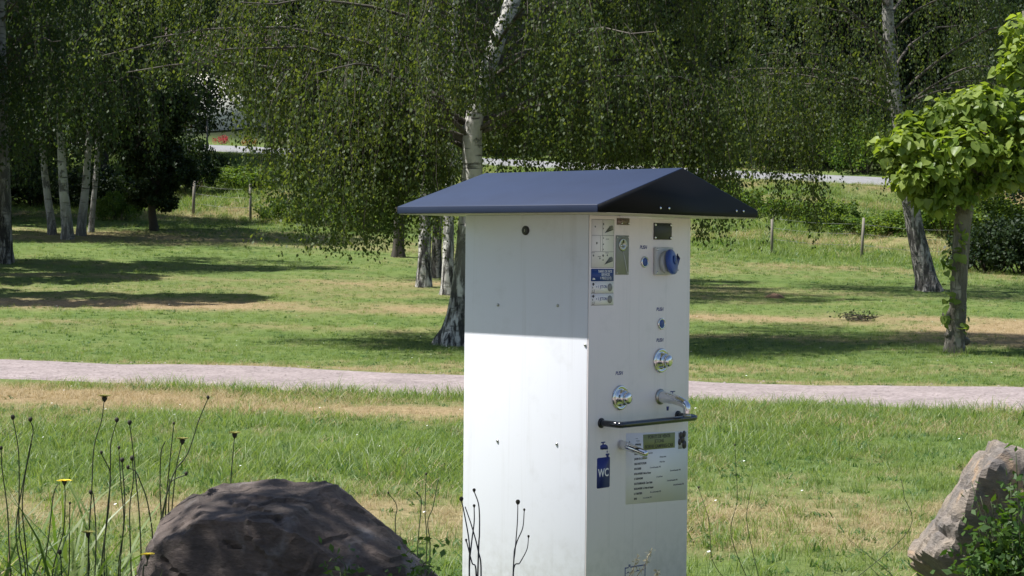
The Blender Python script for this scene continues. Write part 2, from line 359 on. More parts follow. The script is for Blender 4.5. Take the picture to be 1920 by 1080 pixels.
def ground(X, Y, bumps=True):
    X = np.asarray(X, float); Y = np.asarray(Y, float)
    s = Y-road_y(X); zf = road_z(X)-3.2; yf = road_y(X)-19
    q = np.clip((Y-30)/(yf-30), 0, 1.0)
    z = np.where(s < -19, zf*q**1.1, road_z(X)+np.interp(s, SB, ZB))
    z = z+.28*np.exp(-((Y-5.9)/1.1)**2)
    if bumps:
        z = z+(vnoise(X, Y, 2.3, 1)-.5)*.05+(vnoise(X, Y, .8, 2)-.5)*.02
        rough = np.clip((s+20)/4, 0, 1)*np.clip((-1.5-s)/3, 0, 1)
        z = z+rough*((vnoise(X, Y, 2.6, 3)-.5)*.5)
    return z
def gz(x, y): return float(ground(np.array([x]), np.array([y]))[0])
def path_far(X): return 24.35-.265*X
def path_near(X): return 20.5-.30*X
def on_path(X, Y, grow=0.):
    j = (vnoise(X, Y, .7, 5)-.5)*.45+(vnoise(X, Y, .23, 6)-.5)*.2
    return np.clip(np.minimum(path_far(X)+grow-Y+j, Y-path_near(X)+grow+j)/.12+.5, 0, 1)
def straw_field(X, Y):
    n1 = vnoise(X*.45, Y, 1.3, 11); n2 = vnoise(X, Y, .45, 12); n3 = vnoise(X*.3, Y, 3., 13)
    def band(c, w): return np.exp(-((Y-c)/w)**2)
    d = path_near(X)-Y
    s = 1.35*np.exp(-((d-1.9)/1.25)**2)*np.clip((1.6-X)/2.5, .15, 1)
    s = s+.22*band(13.9-.1*X, .75)*np.clip((X+.5)/2, .15, 1)
    s = s+.25*band(11.6, .5)*np.clip((-X)/1.5, 0, 1)
    s = s+1.0*np.exp(-((Y-path_far(X)-.25)/.3)**2)*.8
    s = s+1.2*band(37.2-.05*X, 1.0)+.75*band(43.6-.04*X, .7)*np.clip((2-X)/6, .2, 1)+.5*band(33.2-.1*X, .6)
    s = s+1.1*band(34.5, 1.7)*np.clip((X-6.5)/2, 0, 1)
    s = s+.42*np.clip((n3-.5)*3, 0, 1)+.05*(Y < 20)
    sr = Y-road_y(X)
    s = s+.5*np.exp(-((sr+15)/1.6)**2)+.5*np.exp(-((sr+4)/1.3)**2)
    s = s*(.35+1.0*n1)+(n2-.5)*.45+(n3-.5)*.25
    return np.clip(s, 0, 1)
def axis(segs):
    a = []
    for lo, hi, st in segs: a += list(np.arange(lo, hi, st))
    return np.array(a+[segs[-1][1]])
ax_ = axis([(-400, -60, 40), (-60, -22, 2), (-22, 22, .35), (22, 60, 2), (60, 400, 40)])
ay_ = axis([(-60, 0, 6), (0, 48, .3), (48, 105, .5), (105, 160, 4), (160, 480, 32)])
GX, GY = np.meshgrid(ax_, ay_, indexing='ij')
GZ = ground(GX, GY)
nx, ny = GX.shape
ii, jj = np.meshgrid(np.arange(nx-1), np.arange(ny-1), indexing='ij')
GF = np.stack([ii*ny+jj, (ii+1)*ny+jj, (ii+1)*ny+jj+1, ii*ny+jj+1], -1).reshape(-1, 4)
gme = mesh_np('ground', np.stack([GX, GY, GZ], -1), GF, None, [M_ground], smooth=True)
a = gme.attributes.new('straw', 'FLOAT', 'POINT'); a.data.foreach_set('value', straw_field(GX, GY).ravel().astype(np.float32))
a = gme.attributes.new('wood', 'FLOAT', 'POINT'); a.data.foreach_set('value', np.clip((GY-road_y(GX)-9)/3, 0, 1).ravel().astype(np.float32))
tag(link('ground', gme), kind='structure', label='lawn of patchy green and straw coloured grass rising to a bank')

def ribbon(name, fnear, ffar, xs, mat, lift, nv, label):
    v = np.linspace(0, 1, nv); X, T = np.meshgrid(xs, v, indexing='ij')
    Y = fnear(X)*(1-T)+ffar(X)*T
    Z = ground(X, Y)+lift*np.clip(np.minimum(T, 1-T)*12-.4, -1.5, 1)
    n, m = X.shape; i, j = np.meshgrid(np.arange(n-1), np.arange(m-1), indexing='ij')
    F = np.stack([i*m+j, (i+1)*m+j, (i+1)*m+j+1, i*m+j+1], -1).reshape(-1, 4)
    return tag(link(name, mesh_np(name, np.stack([X, Y, Z], -1), F, None, [mat], smooth=True)), kind='structure', label=label)
def wob(f, k, amp=.14):
    return lambda X: f(X)+(vnoise(X, X*0, .9, k)-.5)*amp*2+(vnoise(X, X*0, .25, k+1)-.5)*amp
ribbon('path', wob(path_near, 21), wob(path_far, 23), np.arange(-40, 40, .1), M_path, .03, 24, 'pale pinkish gravel path crossing the lawn behind the kiosk')
ribbon('road', lambda X: road_y(X)+.1, lambda X: road_y(X)+6.2, np.arange(-60, 60, 1.), M_road, .05, 10, 'grey asphalt road running along the top of the bank')

# ------------------------------------------------------------------ foliage helpers
def leaf_quads(C, size, droop=.6, wid=.62, rs=None):
    """one folded diamond leaf per centre; long axis biased downwards by droop"""
    rs = rs or rng; n = len(C)
    d = rs.normal(0, 1, (n, 3)); d /= np.linalg.norm(d, axis=1)[:, None]
    d = d*(1-droop)+np.array([0, 0, -1])*droop*1.1; d /= np.linalg.norm(d, axis=1)[:, None]
    b = rs.normal(0, 1, (n, 3)); w = np.cross(d, b); w /= np.linalg.norm(w, axis=1)[:, None]
    s = size*rs.uniform(.65, 1.25, n)[:, None]
    nn = np.cross(d, w)
    V = np.stack([C, C+d*s*.42+w*s*wid*.5+nn*s*.08, C+d*s, C+d*s*.42-w*s*wid*.5+nn*s*.08], 1)
    F = np.arange(n*4).reshape(n, 4)
    return V.reshape(-1, 3), F

def strands(starts, outs, lens, step, jit, rs):
    """hanging twigs: start points, outward unit vectors, lengths -> leaf centres and twig ribbons"""
    C = []; TV = []; TF = []; nb = 0
    for p, o, l in zip(starts, outs, lens):
        m = max(3, int(l/.35)+2); t = np.linspace(0, 1, m)
        sway = rs.normal(0, .07, 2)*l
        P = p+np.outer(np.sqrt(t)*min(l, 1.)*.35, o)+np.outer(t, [sway[0], sway[1], -l])+np.stack([rs.normal(0, .03, m), rs.normal(0, .03, m), np.zeros(m)], 1)
        w = np.array([rs.normal(), rs.normal(), 0]); w *= .0055/(np.linalg.norm(w)+1e-9)
        taper = np.linspace(1, .35, m)[:, None]
        TV.append(np.stack([P-w*taper, P+w*taper], 1).reshape(-1, 3)); i = np.arange(m-1)*2
        TF.append(np.stack([i, i+1, i+3, i+2], 1)+nb); nb += 2*m
        k = max(3, int(l/step)); tt = rs.uniform(.02, 1, k)
        Q = np.stack([np.interp(tt, t, P[:, a]) for a in range(3)], 1)+rs.normal(0, jit, (k, 3))*np.array([1, 1, .8])
        C.append(Q)
    return np.concatenate(C), np.concatenate(TV), np.concatenate(TF)

def trunk_mesh(path, radii, limbs, mat, sides=16, flare=0, jit=.03, name='trunk', limbmat=None):
    mb = MB(); n = max(12, int(len(path)*5)); P = smooth_path(path, n); R = np.interp(np.linspace(0, 1, n), np.linspace(0, 1, len(radii)), radii)
    R = R*(1+np.array([noise.noise((0, 0, i*.55)) for i in range(n)])*.06)
    V, F = tube_np(P, R, sides, jit)
    if flare:
        ang = np.tile(np.arange(sides)*2*np.pi/sides, n); hh = np.repeat(P[:, 2]-P[0, 2], sides)
        ax = np.repeat(P, sides, 0); k = 1+np.exp(-hh/.35)*flare*(.75+.5*np.sin(ang*5+1.)+.2*np.sin(ang*3))
        k *= 1+.05*np.sin(ang*9+hh*2)*np.exp(-hh/1.5)
        V = ax+(V-ax)*np.stack([k, k, np.ones_like(k)], 1)
    mb.addnp(V, F); mb.mat = 1
    for L, r in limbs: 
        V, F = tube_np(L, r, 7, .05); mb.addnp(V, F)
    return mb.mesh(name, [mat, limbmat or mat], True)

def birch(name, label, base, path, radii, height, spread, seed, nl=42, nstr=26, leaf=.055, step=.036, zmin=None, h0=2.4, mat=None, bark=None,
          hang=(.8, 2.6), limb_az=None, extra=(), group=None, up=.9, jit=.07, flare=.8, clear=None, curtains=()):
    rs = np.random.default_rng(seed)
    mat = mat or M_birchleaf; bark = bark or M_bark
    base = Vector(base); root = tag(empty(name, base), label, 'tree', group)
    P = np.array([Vector(p) for p in path], float)
    # carry the trunk on to the top
    top = P[-1].copy()
    if top[2] < height:
        lean = (P[-1]-P[-2]); lean = lean/lean[2]; k = height-top[2]
        P = np.vstack([P, top+lean*k*.4*[1, 1, 1], top+[lean[0]*k*.45, lean[1]*k*.45, k*.75], top+[lean[0]*k*.5, lean[1]*k*.5, k]])
        radii = list(radii)+[radii[-1]*.62, radii[-1]*.3, .02]
    tp = smooth_path(P, 80); tz = tp[:, 2]
    limbs = []; starts = []; outs = []; lens = []
    def limb(h, az, L, rise, ns):
        s = np.array([np.interp(h, tz, tp[:, 0]), np.interp(h, tz, tp[:, 1]), h])
        d = np.array([math.cos(az), math.sin(az), 0]); t = np.linspace(0, 1, 9)
        z = L*(rise*t-rise*.62*t**2-.05*t**3)
        side = np.array([-d[1], d[0], 0])*rs.normal(0, .1)*L
        Q = s+np.outer(t*L, d)+np.outer(z, [0, 0, 1])+np.outer(t**2, side)+rs.normal(0, .05, (9, 3))*t[:, None]
        r0 = .016+.0065*L; limbs.append((Q, np.linspace(r0, .008, 9)))
        for _ in range(ns):
            u = rs.uniform(.22, 1.02)**.8; q = np.array([np.interp(u, t, Q[:, a]) for a in range(3)])
            off = rs.normal(0, .30*L*.32, 3)*[1, 1, .35]; 
            q = q+off; l = rs.uniform(*hang)*(.6+.6*u)
            wq = q+np.array(base)
            if zmin is not None:
                lo = zmin(wq[0], wq[1])+rs.uniform(0, 1)**2*.9
                l = min(l, wq[2]-lo)
                if l < .25: continue
            else:
                l = min(l, max(.3, q[2]-1.6-rs.uniform(0, 1)))
            o = off*[1, 1, 0]+d*.6; o = o/(np.linalg.norm(o)+1e-6)
            starts.append(q); outs.append(o); lens.append(l)
    for i in range(nl):
        f = (i+.5)/nl; h = h0+(height*.97-h0)*f**.9
        az = rs.uniform(0, 2*np.pi) if limb_az is None else limb_az(rs, f)
        L = spread*(1.0-.72*f**1.3)*rs.uniform(.65, 1.1)
        limb(h, az, max(.5, L), up*rs.uniform(.75, 1.25), int(nstr*(.5+.5*L/spread)))
    for e in extra: limb(*e)
    for cx, cy, zt, zb, n, sp in curtains:      # thick tassels of hanging twigs
        for _ in range(n):
            g = rs.normal(0, 1, 2); q = np.array([cx+g[0]*sp, cy+g[1]*sp, zt+rs.uniform(-.5, .5)])-np.array(base)
            starts.append(q); outs.append(np.array([g[0], g[1], 0])/(np.linalg.norm(g)+.1)); lens.append(max(.4, (zt-zb)*rs.uniform(.45, 1.0)*(1-.22*min(2, np.linalg.norm(g)))))
    tm = trunk_mesh(P, radii, limbs, bark, 18, flare, limbmat=M_limb)
    link('trunk', tm, root)
    C, TV, TF = strands(starts, outs, lens, step, jit, rs)
    if clear is not None: C = C[~clear(C[:, 0]+base.x, C[:, 1]+base.y, C[:, 2]+base.z)]
    LV, LF = leaf_quads(C, leaf, .55, .68, rs)
    me = mesh_np('crown', np.vstack([TV, LV]), np.vstack([TF, LF+len(TV)]), None, [mat, M_twig], np.concatenate([np.ones(len(TF)), np.zeros(len(LF))]))
    link('crown', me, root)
    return root

def leaf_tree_meshes(seed, height, spread, crown0, nclump, per, leaf, mat, bark=None, rad=.2, droop=.35, shape=1.):
    """broad-leaved tree: trunk with limbs, crown of leaf clumps at limb ends; returns (trunk, crown) meshes"""
    rs = np.random.default_rng(seed); bark = bark or M_darkbark
    path = [(0, 0, -.2)]+[(rs.normal(0, .12)*i, rs.normal(0, .12)*i, height*.95*i/5) for i in range(1, 6)]
    tp = smooth_path(path, 40); limbs = []; C = []
    for i in range(nclump):
        f = rs.uniform(0, 1)**.85; h = crown0+(height-crown0)*f
        prof = math.sin(math.pi*(.18+.82*f)**shape)**.6 if f < .97 else .3
        r = spread*prof*rs.uniform(.25, 1.0)**.5; az = rs.uniform(0, 2*np.pi)
        c = np.array([np.interp(h, tp[:, 2], tp[:, 0])+r*math.cos(az), np.interp(h, tp[:, 2], tp[:, 1])+r*math.sin(az), h])
        if i % 4 == 0:
            hs = max(crown0*.7+.2, h-r*.7); s = np.array([np.interp(hs, tp[:, 2], tp[:, 0]), np.interp(hs, tp[:, 2], tp[:, 1]), hs])
            t = np.linspace(0, 1, 6)[:, None]; Q = s+(c-s)*t+np.array([0, 0, .3])*np.sin(t*np.pi)*.4
            limbs.append((Q, np.linspace(.02+.012*r, .008, 6)))
        k = int(per*rs.uniform(.6, 1.4)); cs = spread*rs.uniform(.10, .2)
        d = rs.normal(0, 1, (k, 3)); d /= np.linalg.norm(d, axis=1)[:, None]
        C.append(c+d*cs*(rs.uniform(.15, 1, k)**.5)[:, None]*[1.15, 1.15, .8])
    C = np.concatenate(C)
    tm = trunk_mesh(path, [rad*1.25, rad, rad*.8, rad*.55, rad*.3, .03], limbs, bark, 12, .5)
    LV, LF = leaf_quads(C, leaf, droop, .7, rs)
    return tm, mesh_np('crown', LV, LF, None, [mat])
def put_tree(name, label, loc, meshes, rz=0, sc=(1, 1, 1), group=None, cat='tree', parts=('trunk', 'crown')):
    root = tag(empty(name, loc, rz), label, cat, group); root.scale = sc
    for n, m in zip(parts, meshes): link(n, m, root)
    return root

# ------------------------------------------------------------------ the service kiosk
KA = .7268
kiosk = tag(empty('service_kiosk', (.2468, 7.0275, 0), -KA), 'white motorhome service kiosk with a dark blue gabled metal roof', 'kiosk')
HB = 1.7336; ZR = 1.7357; RO = .4793
X, Y, Z = Vector((1, 0, 0)), Vector((0, 1, 0)), Vector((0, 0, 1))
MB().box((-.2965, -.2965, -.1), (.2965, .2965, HB)).build('body', M_frame, kiosk, bevel=.004)
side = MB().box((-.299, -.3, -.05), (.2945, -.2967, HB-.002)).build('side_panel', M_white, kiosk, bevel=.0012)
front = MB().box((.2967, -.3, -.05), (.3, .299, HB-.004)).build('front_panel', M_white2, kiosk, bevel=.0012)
MB().box((-.296, .2967, -.05), (.296, .3, HB-.002)).build('back_panel', M_white, kiosk)
MB().box((-.3, -.296, -.05), (-.2967, .296, HB-.002)).build('rear_panel', M_white, kiosk)
def FR(w, z, h=0):      # frame on the front (control) face: w from the near corner, z height, h off the face
    return (Vector((.3+h, -.3+w, z)), Y, Z, X)
def SD(u, z, h=0):      # frame on the side face
    return (Vector((-.3+u, -.3-h, z)), X, Z, -Y)
def circ(r, n=20, sx=1, sy=1): return [(r*sx*math.cos(2*math.pi*k/n), r*sy*math.sin(2*math.pi*k/n)) for k in range(n)]
def rect(x0, y0, x1, y1): return [(x0, y0), (x1, y0), (x1, y1), (x0, y1)]
def plate(name, mat, frame, poly, h0, h1, parent, bevel=0): return MB().prism(poly, frame, h0, h1).build(name, mat, parent, bevel=bevel)
def text(name, s, size, frame, mat, parent, shear=0, align='CENTER', sx=1., bold=0, thick=.0003, rot=0):
    cu = bpy.data.curves.new('t', 'FONT'); cu.body = s; cu.size = size; cu.shear = shear; cu.align_x = align; cu.align_y = 'CENTER'; cu.offset = bold; cu.extrude = thick; cu.resolution_u = 3
    ob = bpy.data.objects.new('t', cu); ROOT.objects.link(ob)
    dg = bpy.context.evaluated_depsgraph_get(); me = bpy.data.meshes.new_from_object(ob.evaluated_get(dg)); bpy.data.objects.remove(ob)
    o, ax, ay, an = frame
    M = Matrix((ax.to_tuple()+(0,), ay.to_tuple()+(0,), an.to_tuple()+(0,), (0, 0, 0, 1))).transposed(); M.translation = o
    me.transform(M @ Matrix.Rotation(rot, 4, 'Z') @ Matrix.Diagonal((sx, 1, 1, 1)))
    me.materials.clear(); me.materials.append(mat); me.name = name
    return link(name, me, parent)
def screw(frame, r, parent, mat=None): return MB().lathe([(r, 0), (r, r*.35), (r*.55, r*.75)], frame, 10).build('screw', mat or M_chrome, parent, True)

# roof: folded sheet with fascia lip, gable ends, soffit
roof = MB(); t = .0263; rise = .1692
roof.prism([(-RO, 0), (-RO, t), (0, rise), (RO, t), (RO, 0), (RO-.004, 0), (RO-.004, t-.003), (0, rise-.005), (-RO+.004, t-.003), (-RO+.004, 0)], (Vector((0, 0, ZR)), Y, Z, X), -RO, RO)
roof = roof.build('roof', M_roof, kiosk, bevel=.0015)
for sgn in (1, -1):
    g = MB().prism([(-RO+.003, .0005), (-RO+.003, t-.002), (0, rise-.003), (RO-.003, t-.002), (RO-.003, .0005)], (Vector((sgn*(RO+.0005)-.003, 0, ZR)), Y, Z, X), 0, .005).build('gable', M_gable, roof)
    if sgn > 0:
        for w in (.345-.479, .395-.479, .81-.479, .855-.479):
            screw((Vector((RO+.0055, w, ZR+.022)), Y, Z, X), .0052, roof)
MB().box((-RO+.005, -RO+.005, ZR-.003), (RO-.005, RO-.005, ZR+.001)).build('soffit', M_soffit, roof)
MB().box((.3, -.13, ZR-.012), (.304, .19, ZR-.0035)).build('seal_strip', M_paper, roof)
for x_, z_ in ((.31, .07), (-.13, .05), (.02, .11)):   # grime specks on the roof sheet
    pass

# side face: lock and screws
lk = MB().lathe([(.017, 0), (.017, .004), (.013, .007), (.010, .007)], SD(.301, 1.676), 20).build('lock', M_lock, kiosk, True)
plate('keyhole', M_steel, SD(.301, 1.676, .007), rect(-.0015, -.005, .0015, .005), 0, .0006, lk)
for u, z in ((.169, 1.402), (.457, 1.408), (.173, .901), (.459, .911), (.586, 1.271)): screw(SD(u, z), .0058, kiosk, M_steel)

# instruction sticker: three framed rows
ins = plate('instruction_sticker', M_paper, FR(0, 0), rect(.010, 1.545, .137, 1.717), 0, .0006, kiosk)
pr = MB()
for z in (1.545, 1.601, 1.659, 1.7155): pr.prism(rect(.0105, z, .1365, z+.0012), FR(0, 0), .0006, .0009)
for w in (.0105, .136): pr.prism(rect(w, 1.545, w+.001, 1.7165), FR(0, 0), .0006, .0009)
pr.prism(rect(.072, 1.603, .0735, 1.715), FR(0, 0), .0006, .0009); pr.prism(rect(.060, 1.603, .0615, 1.658), FR(0, 0), .0006, .0009)
for c, r in (((.030, 1.690), .006), ((.076, 1.700), .007), ((.075, 1.684), .005), ((.040, 1.632), .008), ((.077, 1.650), .004), ((.077, 1.628), .005), ((.077, 1.610), .004), ((.022, 1.588), .007), ((.076, 1.588), .008), ((.100, 1.589), .006), ((.058, 1.578), .006), ((.076, 1.572), .005)):
    for k in range(2): pr.prism([(c[0]+a*(.75 if k else 1), c[1]+b*(1 if k else .8)) for a, b in circ(r*.62, 7)], FR(0, 0), .0006, .00085+.0001*k)
for c in ((.020, 1.5965), (.098, 1.5965), (.055, 1.584), (.1, 1.646)): pr.prism(rect(c[0]-.009, c[1], c[0]+.009, c[1]+.0018), FR(0, 0), .0006, .0009)
pr.build('line_drawing', M_inkgrey, ins)
for z in (1.684, 1.572):
    MB().prism([(.084, z-.016), (.088, z-.016), (.108, z+.004), (.112, z+.010), (.126, z+.012), (.132, z+.006), (.132, z-.004), (.112, z-.004)], FR(0, 0), .0006, .0010).build('hand_drawing', M_disc, ins)
# price sticker
prc = plate('price_sticker', M_bluesticker, FR(0, 0), rect(.010, 1.497, .1375, 1.541), 0, .0007, kiosk)
for s, z, w in (('TARIFS DE NOS', 1.5315, .088), ('SERVICES', 1.520, .091), ('1 PIECE (2 €)', 1.5075, .092)):
    text('lettering', s, .0135, FR(w, z, .0009), M_paper, prc, bold=.0001, sx=.85)
plate('emblem', M_paper, FR(0, 0), [(.017, 1.502), (.033, 1.502), (.031, 1.508), (.024, 1.5065), (.020, 1.510)], .0007, .001, prc)
plate('small_print', M_capblue, FR(0, 0), rect(.014, 1.533, .040, 1.5355), .0007, .001, prc)
for z0, z1 in ((1.4535, 1.4955), (1.411, 1.4525)):
    rw = plate('tariff_row', M_paper, FR(0, 0), rect(.0105, z0, .1375, z1), 0, .0006, kiosk)
    zc = (z0+z1)/2
    text('lettering', '= 1 JETON', .0155, FR(.069, zc+.002, .0008), M_blue, rw, bold=.0001, sx=.88)
    plate('token_disc', M_disc, FR(.1165, zc), circ(.0135, 20, 1, 1.05), .0006, .0012, rw)
    ic = MB()
    for a, b, c, d in ((.015, zc+.011, .030, zc+.014), (.020, zc+.007, .026, zc+.017), (.018, zc-.003, .021, zc+.003), (.017, zc-.017, .0185, zc-.008), (.027, zc-.017, .029, zc-.007), (.017, zc-.018, .029, zc-.0165)): ic.prism(rect(a, b, c, d), FR(0, 0), .0006, .0009)
    ic.build('pictogram', M_ink, rw)
    plate('row_border', M_inkgrey, FR(0, 0), rect(.0105, z0, .1375, z0+.0012), .0006, .0009, rw)
# name plate, coin mechanism
npz = plate('name_plate', M_rust, FR(0, 0), rect(.153, 1.699, .224, 1.7225), 0, .002, kiosk)
for w in (.180, .219): screw(FR(w, 1.7045, .002), .0035, npz)
coin = plate('coin_plate', M_dullsteel, FR(0, 0), rect(.147, 1.520, .222, 1.661), 0, .0025, kiosk, .0008)
MB().lathe([(.024, .0025), (.024, .0045), (.020, .0055), (.008, .0055), (.007, .0035)], FR(.186, 1.628), 24).build('coin_disc', M_steel, coin, True)
for w, z in ((.173, 1.624), (.203, 1.6235)): screw(FR(w, z, .0055), .0042, coin)
plate('coin_slot', M_lock, FR(.187, 1.640, .0055), rect(-.003, -.006, .003, .006), 0, .0003, coin)
plate('scratch_line', M_greyplastic, FR(0, 0), [(.186, 1.606), (.1885, 1.606), (.2165, 1.521), (.2125, 1.521)], .0026, .0034, coin)
for w, z in ((.153, 1.654), (.216, 1.654), (.153, 1.526), (.216, 1.526)): screw(FR(w, z, .0025), .003, coin)
# blank black plate
bp = plate('blank_plate', M_blackplastic, FR(0, 0), rect(.369, 1.6485, .477, 1.7095), 0, .004, kiosk, .001)
for w, z in ((.376, 1.7025), (.470, 1.7025), (.376, 1.6555), (.470, 1.6555)): screw(FR(w, z, .004), .0055, bp)
# power socket
so = plate('power_socket', M_greyplastic, FR(0, 0), rect(.370, 1.519, .478, 1.620), 0, .012, kiosk, .003)
MB().lathe([(.040, .012), (.040, .026), (.034, .030)], FR(.428, 1.566), 28).build('socket_collar', M_greyplastic, so, True)
tl = Vector((.90, .30, .17)).normalized(); ay2 = (Z-tl*Z.dot(tl)).normalized(); ax2 = ay2.cross(tl)
cap = MB().lathe([(.034, -.006), (.044, -.005), (.047, 0), (.047, .008), (.044, .012), (.030, .015)], (Vector((.334, -.3+.432, 1.5665)), ax2, ay2, tl), 32).build('socket_cap', M_capblue, so, True)
MB().lathe([(.017, .0152), (.015, .0185)], (Vector((.334, -.3+.432, 1.5715)), ax2, ay2, tl), 20).build('cap_boss', M_bluesticker, cap, True)
for w, z in ((.379, 1.611), (.379, 1.528), (.470, 1.528)): screw(FR(w, z, .012), .0045, so)
bolt = plate('lightning_mark', M_blue, FR(0, 0), [(.516, 1.597), (.523, 1.597), (.512, 1.573), (.535, 1.580), (.518, 1.543), (.521, 1.567), (.500, 1.562)], 0, .0006, kiosk)
text('lettering', '220 V', .009, FR(.516, 1.535, .0004), M_inkgrey, kiosk)
# push buttons
for w, z in ((.316, 1.566), (.421, 1.338)):
    b = MB().lathe([(.0215, 0), (.0215, .003), (.0195, .006), (.0155, .006), (.0155, .002)], FR(w, z), 28).build('push_button', M_chrome, kiosk, True)
    MB().lathe([(.0152, .001), (.0150, .0055), (.011, .0068)], FR(w, z), 24).build('button_cap', M_btn, b, True)
for w, z in ((.309, 1.619), (.413, 1.391), (.415, 1.277), (.175, 1.165)):
    text('lettering', 'PUSH', .0185, FR(w, z, .0004), M_blue, kiosk, shear=.2, bold=.0003, sx=.95)
# push valves
for w, z in ((.421, 1.202), (.181, 1.077)):
    v = MB().lathe([(.046, 0), (.046, .003), (.043, .008), (.037, .0085), (.035, .006), (.030, .006), (.028, .022), (.022, .030)], FR(w, z), 36).build('push_valve', M_chrome, kiosk, True)
    MB().lathe([(.015, .024), (.015, .029), (.020, .031), (.0225, .036), (.020, .043), (.011, .047)], FR(w, z), 30).build('valve_knob', M_chrome, v, True)
# water spout with down-turned nozzle
p0 = Vector((.3, -.3+.421, 1.068))
sp = MB().tube(smooth_path([p0, p0+Vector((.05, .004, -.004)), p0+Vector((.095, .008, -.016)), p0+Vector((.115, .009, -.030)), p0+Vector((.118, .009, -.060))], 22), np.interp(np.linspace(0, 1, 22), [0, .1, .5, 1], [.022, .021, .0165, .0135]), 20)
sp = sp.build('spout', M_chrome, kiosk, True)
MB().lathe([(.029, 0), (.029, .004), (.023, .008)], FR(.421, 1.068), 28).build('spout_flange', M_steel, sp, True)
MB().lathe([(.0145, 0), (.0145, .010), (.011, .0102)], (p0+Vector((.118, .009, -.068)), X, Y, Z), 20).build('nozzle', M_steel, sp, True)
# straight small spout
p1 = Vector((.3, -.3+.187, .908))
s2 = MB().tube([p1, p1+Vector((.03, .004, -.006)), p1+Vector((.105, .012, -.026)), p1+Vector((.112, .013, -.028))], [.017, .016, .0125, .009], 20).build('rinse_spout', M_chrome, kiosk, True)
MB().lathe([(.009, 0), (.008, .012)], (p1+Vector((.103, .012, -.044)), X, Y, Z), 16).build('nozzle', M_steel, s2, True)
# guard rail
q = lambda x, w, z: Vector((.3+x, -.3+w, z))
rp = smooth_path([q(-.002, .075, .992), q(.06, .075, .991), q(.077, .082, .990), q(.086, .105, .990), q(.086, .30, .990), q(.086, .50, .990), q(.077, .525, .990), q(.06, .532, .991), q(-.002, .532, .992)], 60)
rl = MB().tube(rp, .0115, 16).build('guard_rail', M_blacktube, kiosk, True)
for w in (.075, .532): MB().lathe([(.018, 0), (.018, .004), (.013, .006)], FR(w, .992), 20).build('rail_foot', M_blackplastic, rl, True)
# small blue pictograms
mk = MB()
mk.prism(rect(.484, 1.0815, .513, 1.085), FR(0, 0), 0, .0006); mk.prism(rect(.496, 1.073, .501, 1.0815), FR(0, 0), 0, .0006); mk.prism(rect(.488, 1.070, .509, 1.0735), FR(0, 0), 0, .0006)
mk.build('tap_mark', M_blue, kiosk)
plate('cup_mark', M_blue, FR(0, 0), [(.463, 1.014), (.474, 1.014), (.477, 1.029), (.461, 1.029)], 0, .0006, kiosk)
# WC sign: tap, drop, can
wc = MB(); 
r_ = .004; x0, x1, z0, z1 = .055, .128, .759, .868
wc.prism([(x0+r_, z0), (x1-r_, z0), (x1, z0+r_), (x1, z1-r_), (x1-r_, z1), (x0+r_, z1), (x0, z1-r_), (x0, z0+r_)], FR(0, 0), 0, .0007)
wc.prism(rect(.108, .868, .120, .877), FR(0, 0), 0, .0007); wc.prism(rect(.104, .874, .124, .880), FR(0, 0), .0001, .0008)
wc = wc.build('waste_sign', M_blue, kiosk)
text('lettering', 'WC', .040, FR(.0915, .812, .0009), M_paper, wc, bold=.0008, sx=.85)
tp = MB(); tp.prism([(.072, .898), (.072, .910), (.078, .913), (.088, .914), (.102, .914), (.112, .909), (.116, .902), (.116, .895), (.107, .895), (.106, .900), (.098, .902), (.092, .896), (.084, .896), (.079, .899)], FR(0, 0), 0, .0006)
tp.prism(rect(.085, .914, .092, .920), FR(0, 0), 0, .0006); tp.prism(rect(.077, .920, .100, .924), FR(0, 0), 0, .0006); tp.prism(circ(.0028, 8, 1, 1.6), FR(.112, .887), 0, .0006)
tp.build('tap_mark', M_blue, wc)
# notice paper
nt_ = MB(); nt_.prism([(.222, .687), (.592, .671), (.596, .930), (.220, .945)], FR(0, 0), 0, .0006)
nt_ = nt_.build('notice', M_paper, kiosk)
tilt = math.radians(-1.2)
ov = plate('heading', M_olive, FR(0, 0), [(.323, .877), (.515, .873), (.515, .930), (.320, .934)], .0006, .0009, nt_)
for s, z in (('POINTS DE VENTE', .921), ('JETONS', .904), ('BORNE CAMPING-CAR', .8855)):
    text('lettering', s, .0185, FR(.418, z, .0010), M_ink, ov, sx=.9, rot=tilt, bold=.0001)
tk = MB()
for a, b, c in ((.552, .916, .012), (.572, .920, .011), (.563, .900, .013), (.545, .892, .011), (.574, .880, .014)): tk.prism(circ(c, 14, 1, 1.15), FR(a, b), .0006, .0009+.0001*a)
plate('photo_ground', M_greyplastic, FR(0, 0), rect(.536, .866, .588, .927), .0006, .00085, nt_)
tk.build('token_photo', M_token, nt_)
plate('letterhead_spire', M_inkgrey, FR(0, 0), [(.234, .900), (.246, .900), (.242, .915), (.239, .917)], .0006, .0009, nt_)
lg = MB(); lg.prism([(.272, .899), (.308, .895), (.308, .903), (.276, .904)], FR(0, 0), .0006, .0009)
lg.prism(rect(.278, .913, .300, .9145), FR(0, 0), .0006, .0009); lg.prism(rect(.276, .9215, .290, .923), FR(0, 0), .0006, .0009); lg.prism(rect(.286, .909, .303, .910), FR(0, 0), .0006, .0009)
lg.build('letterhead', M_inkgrey, nt_)
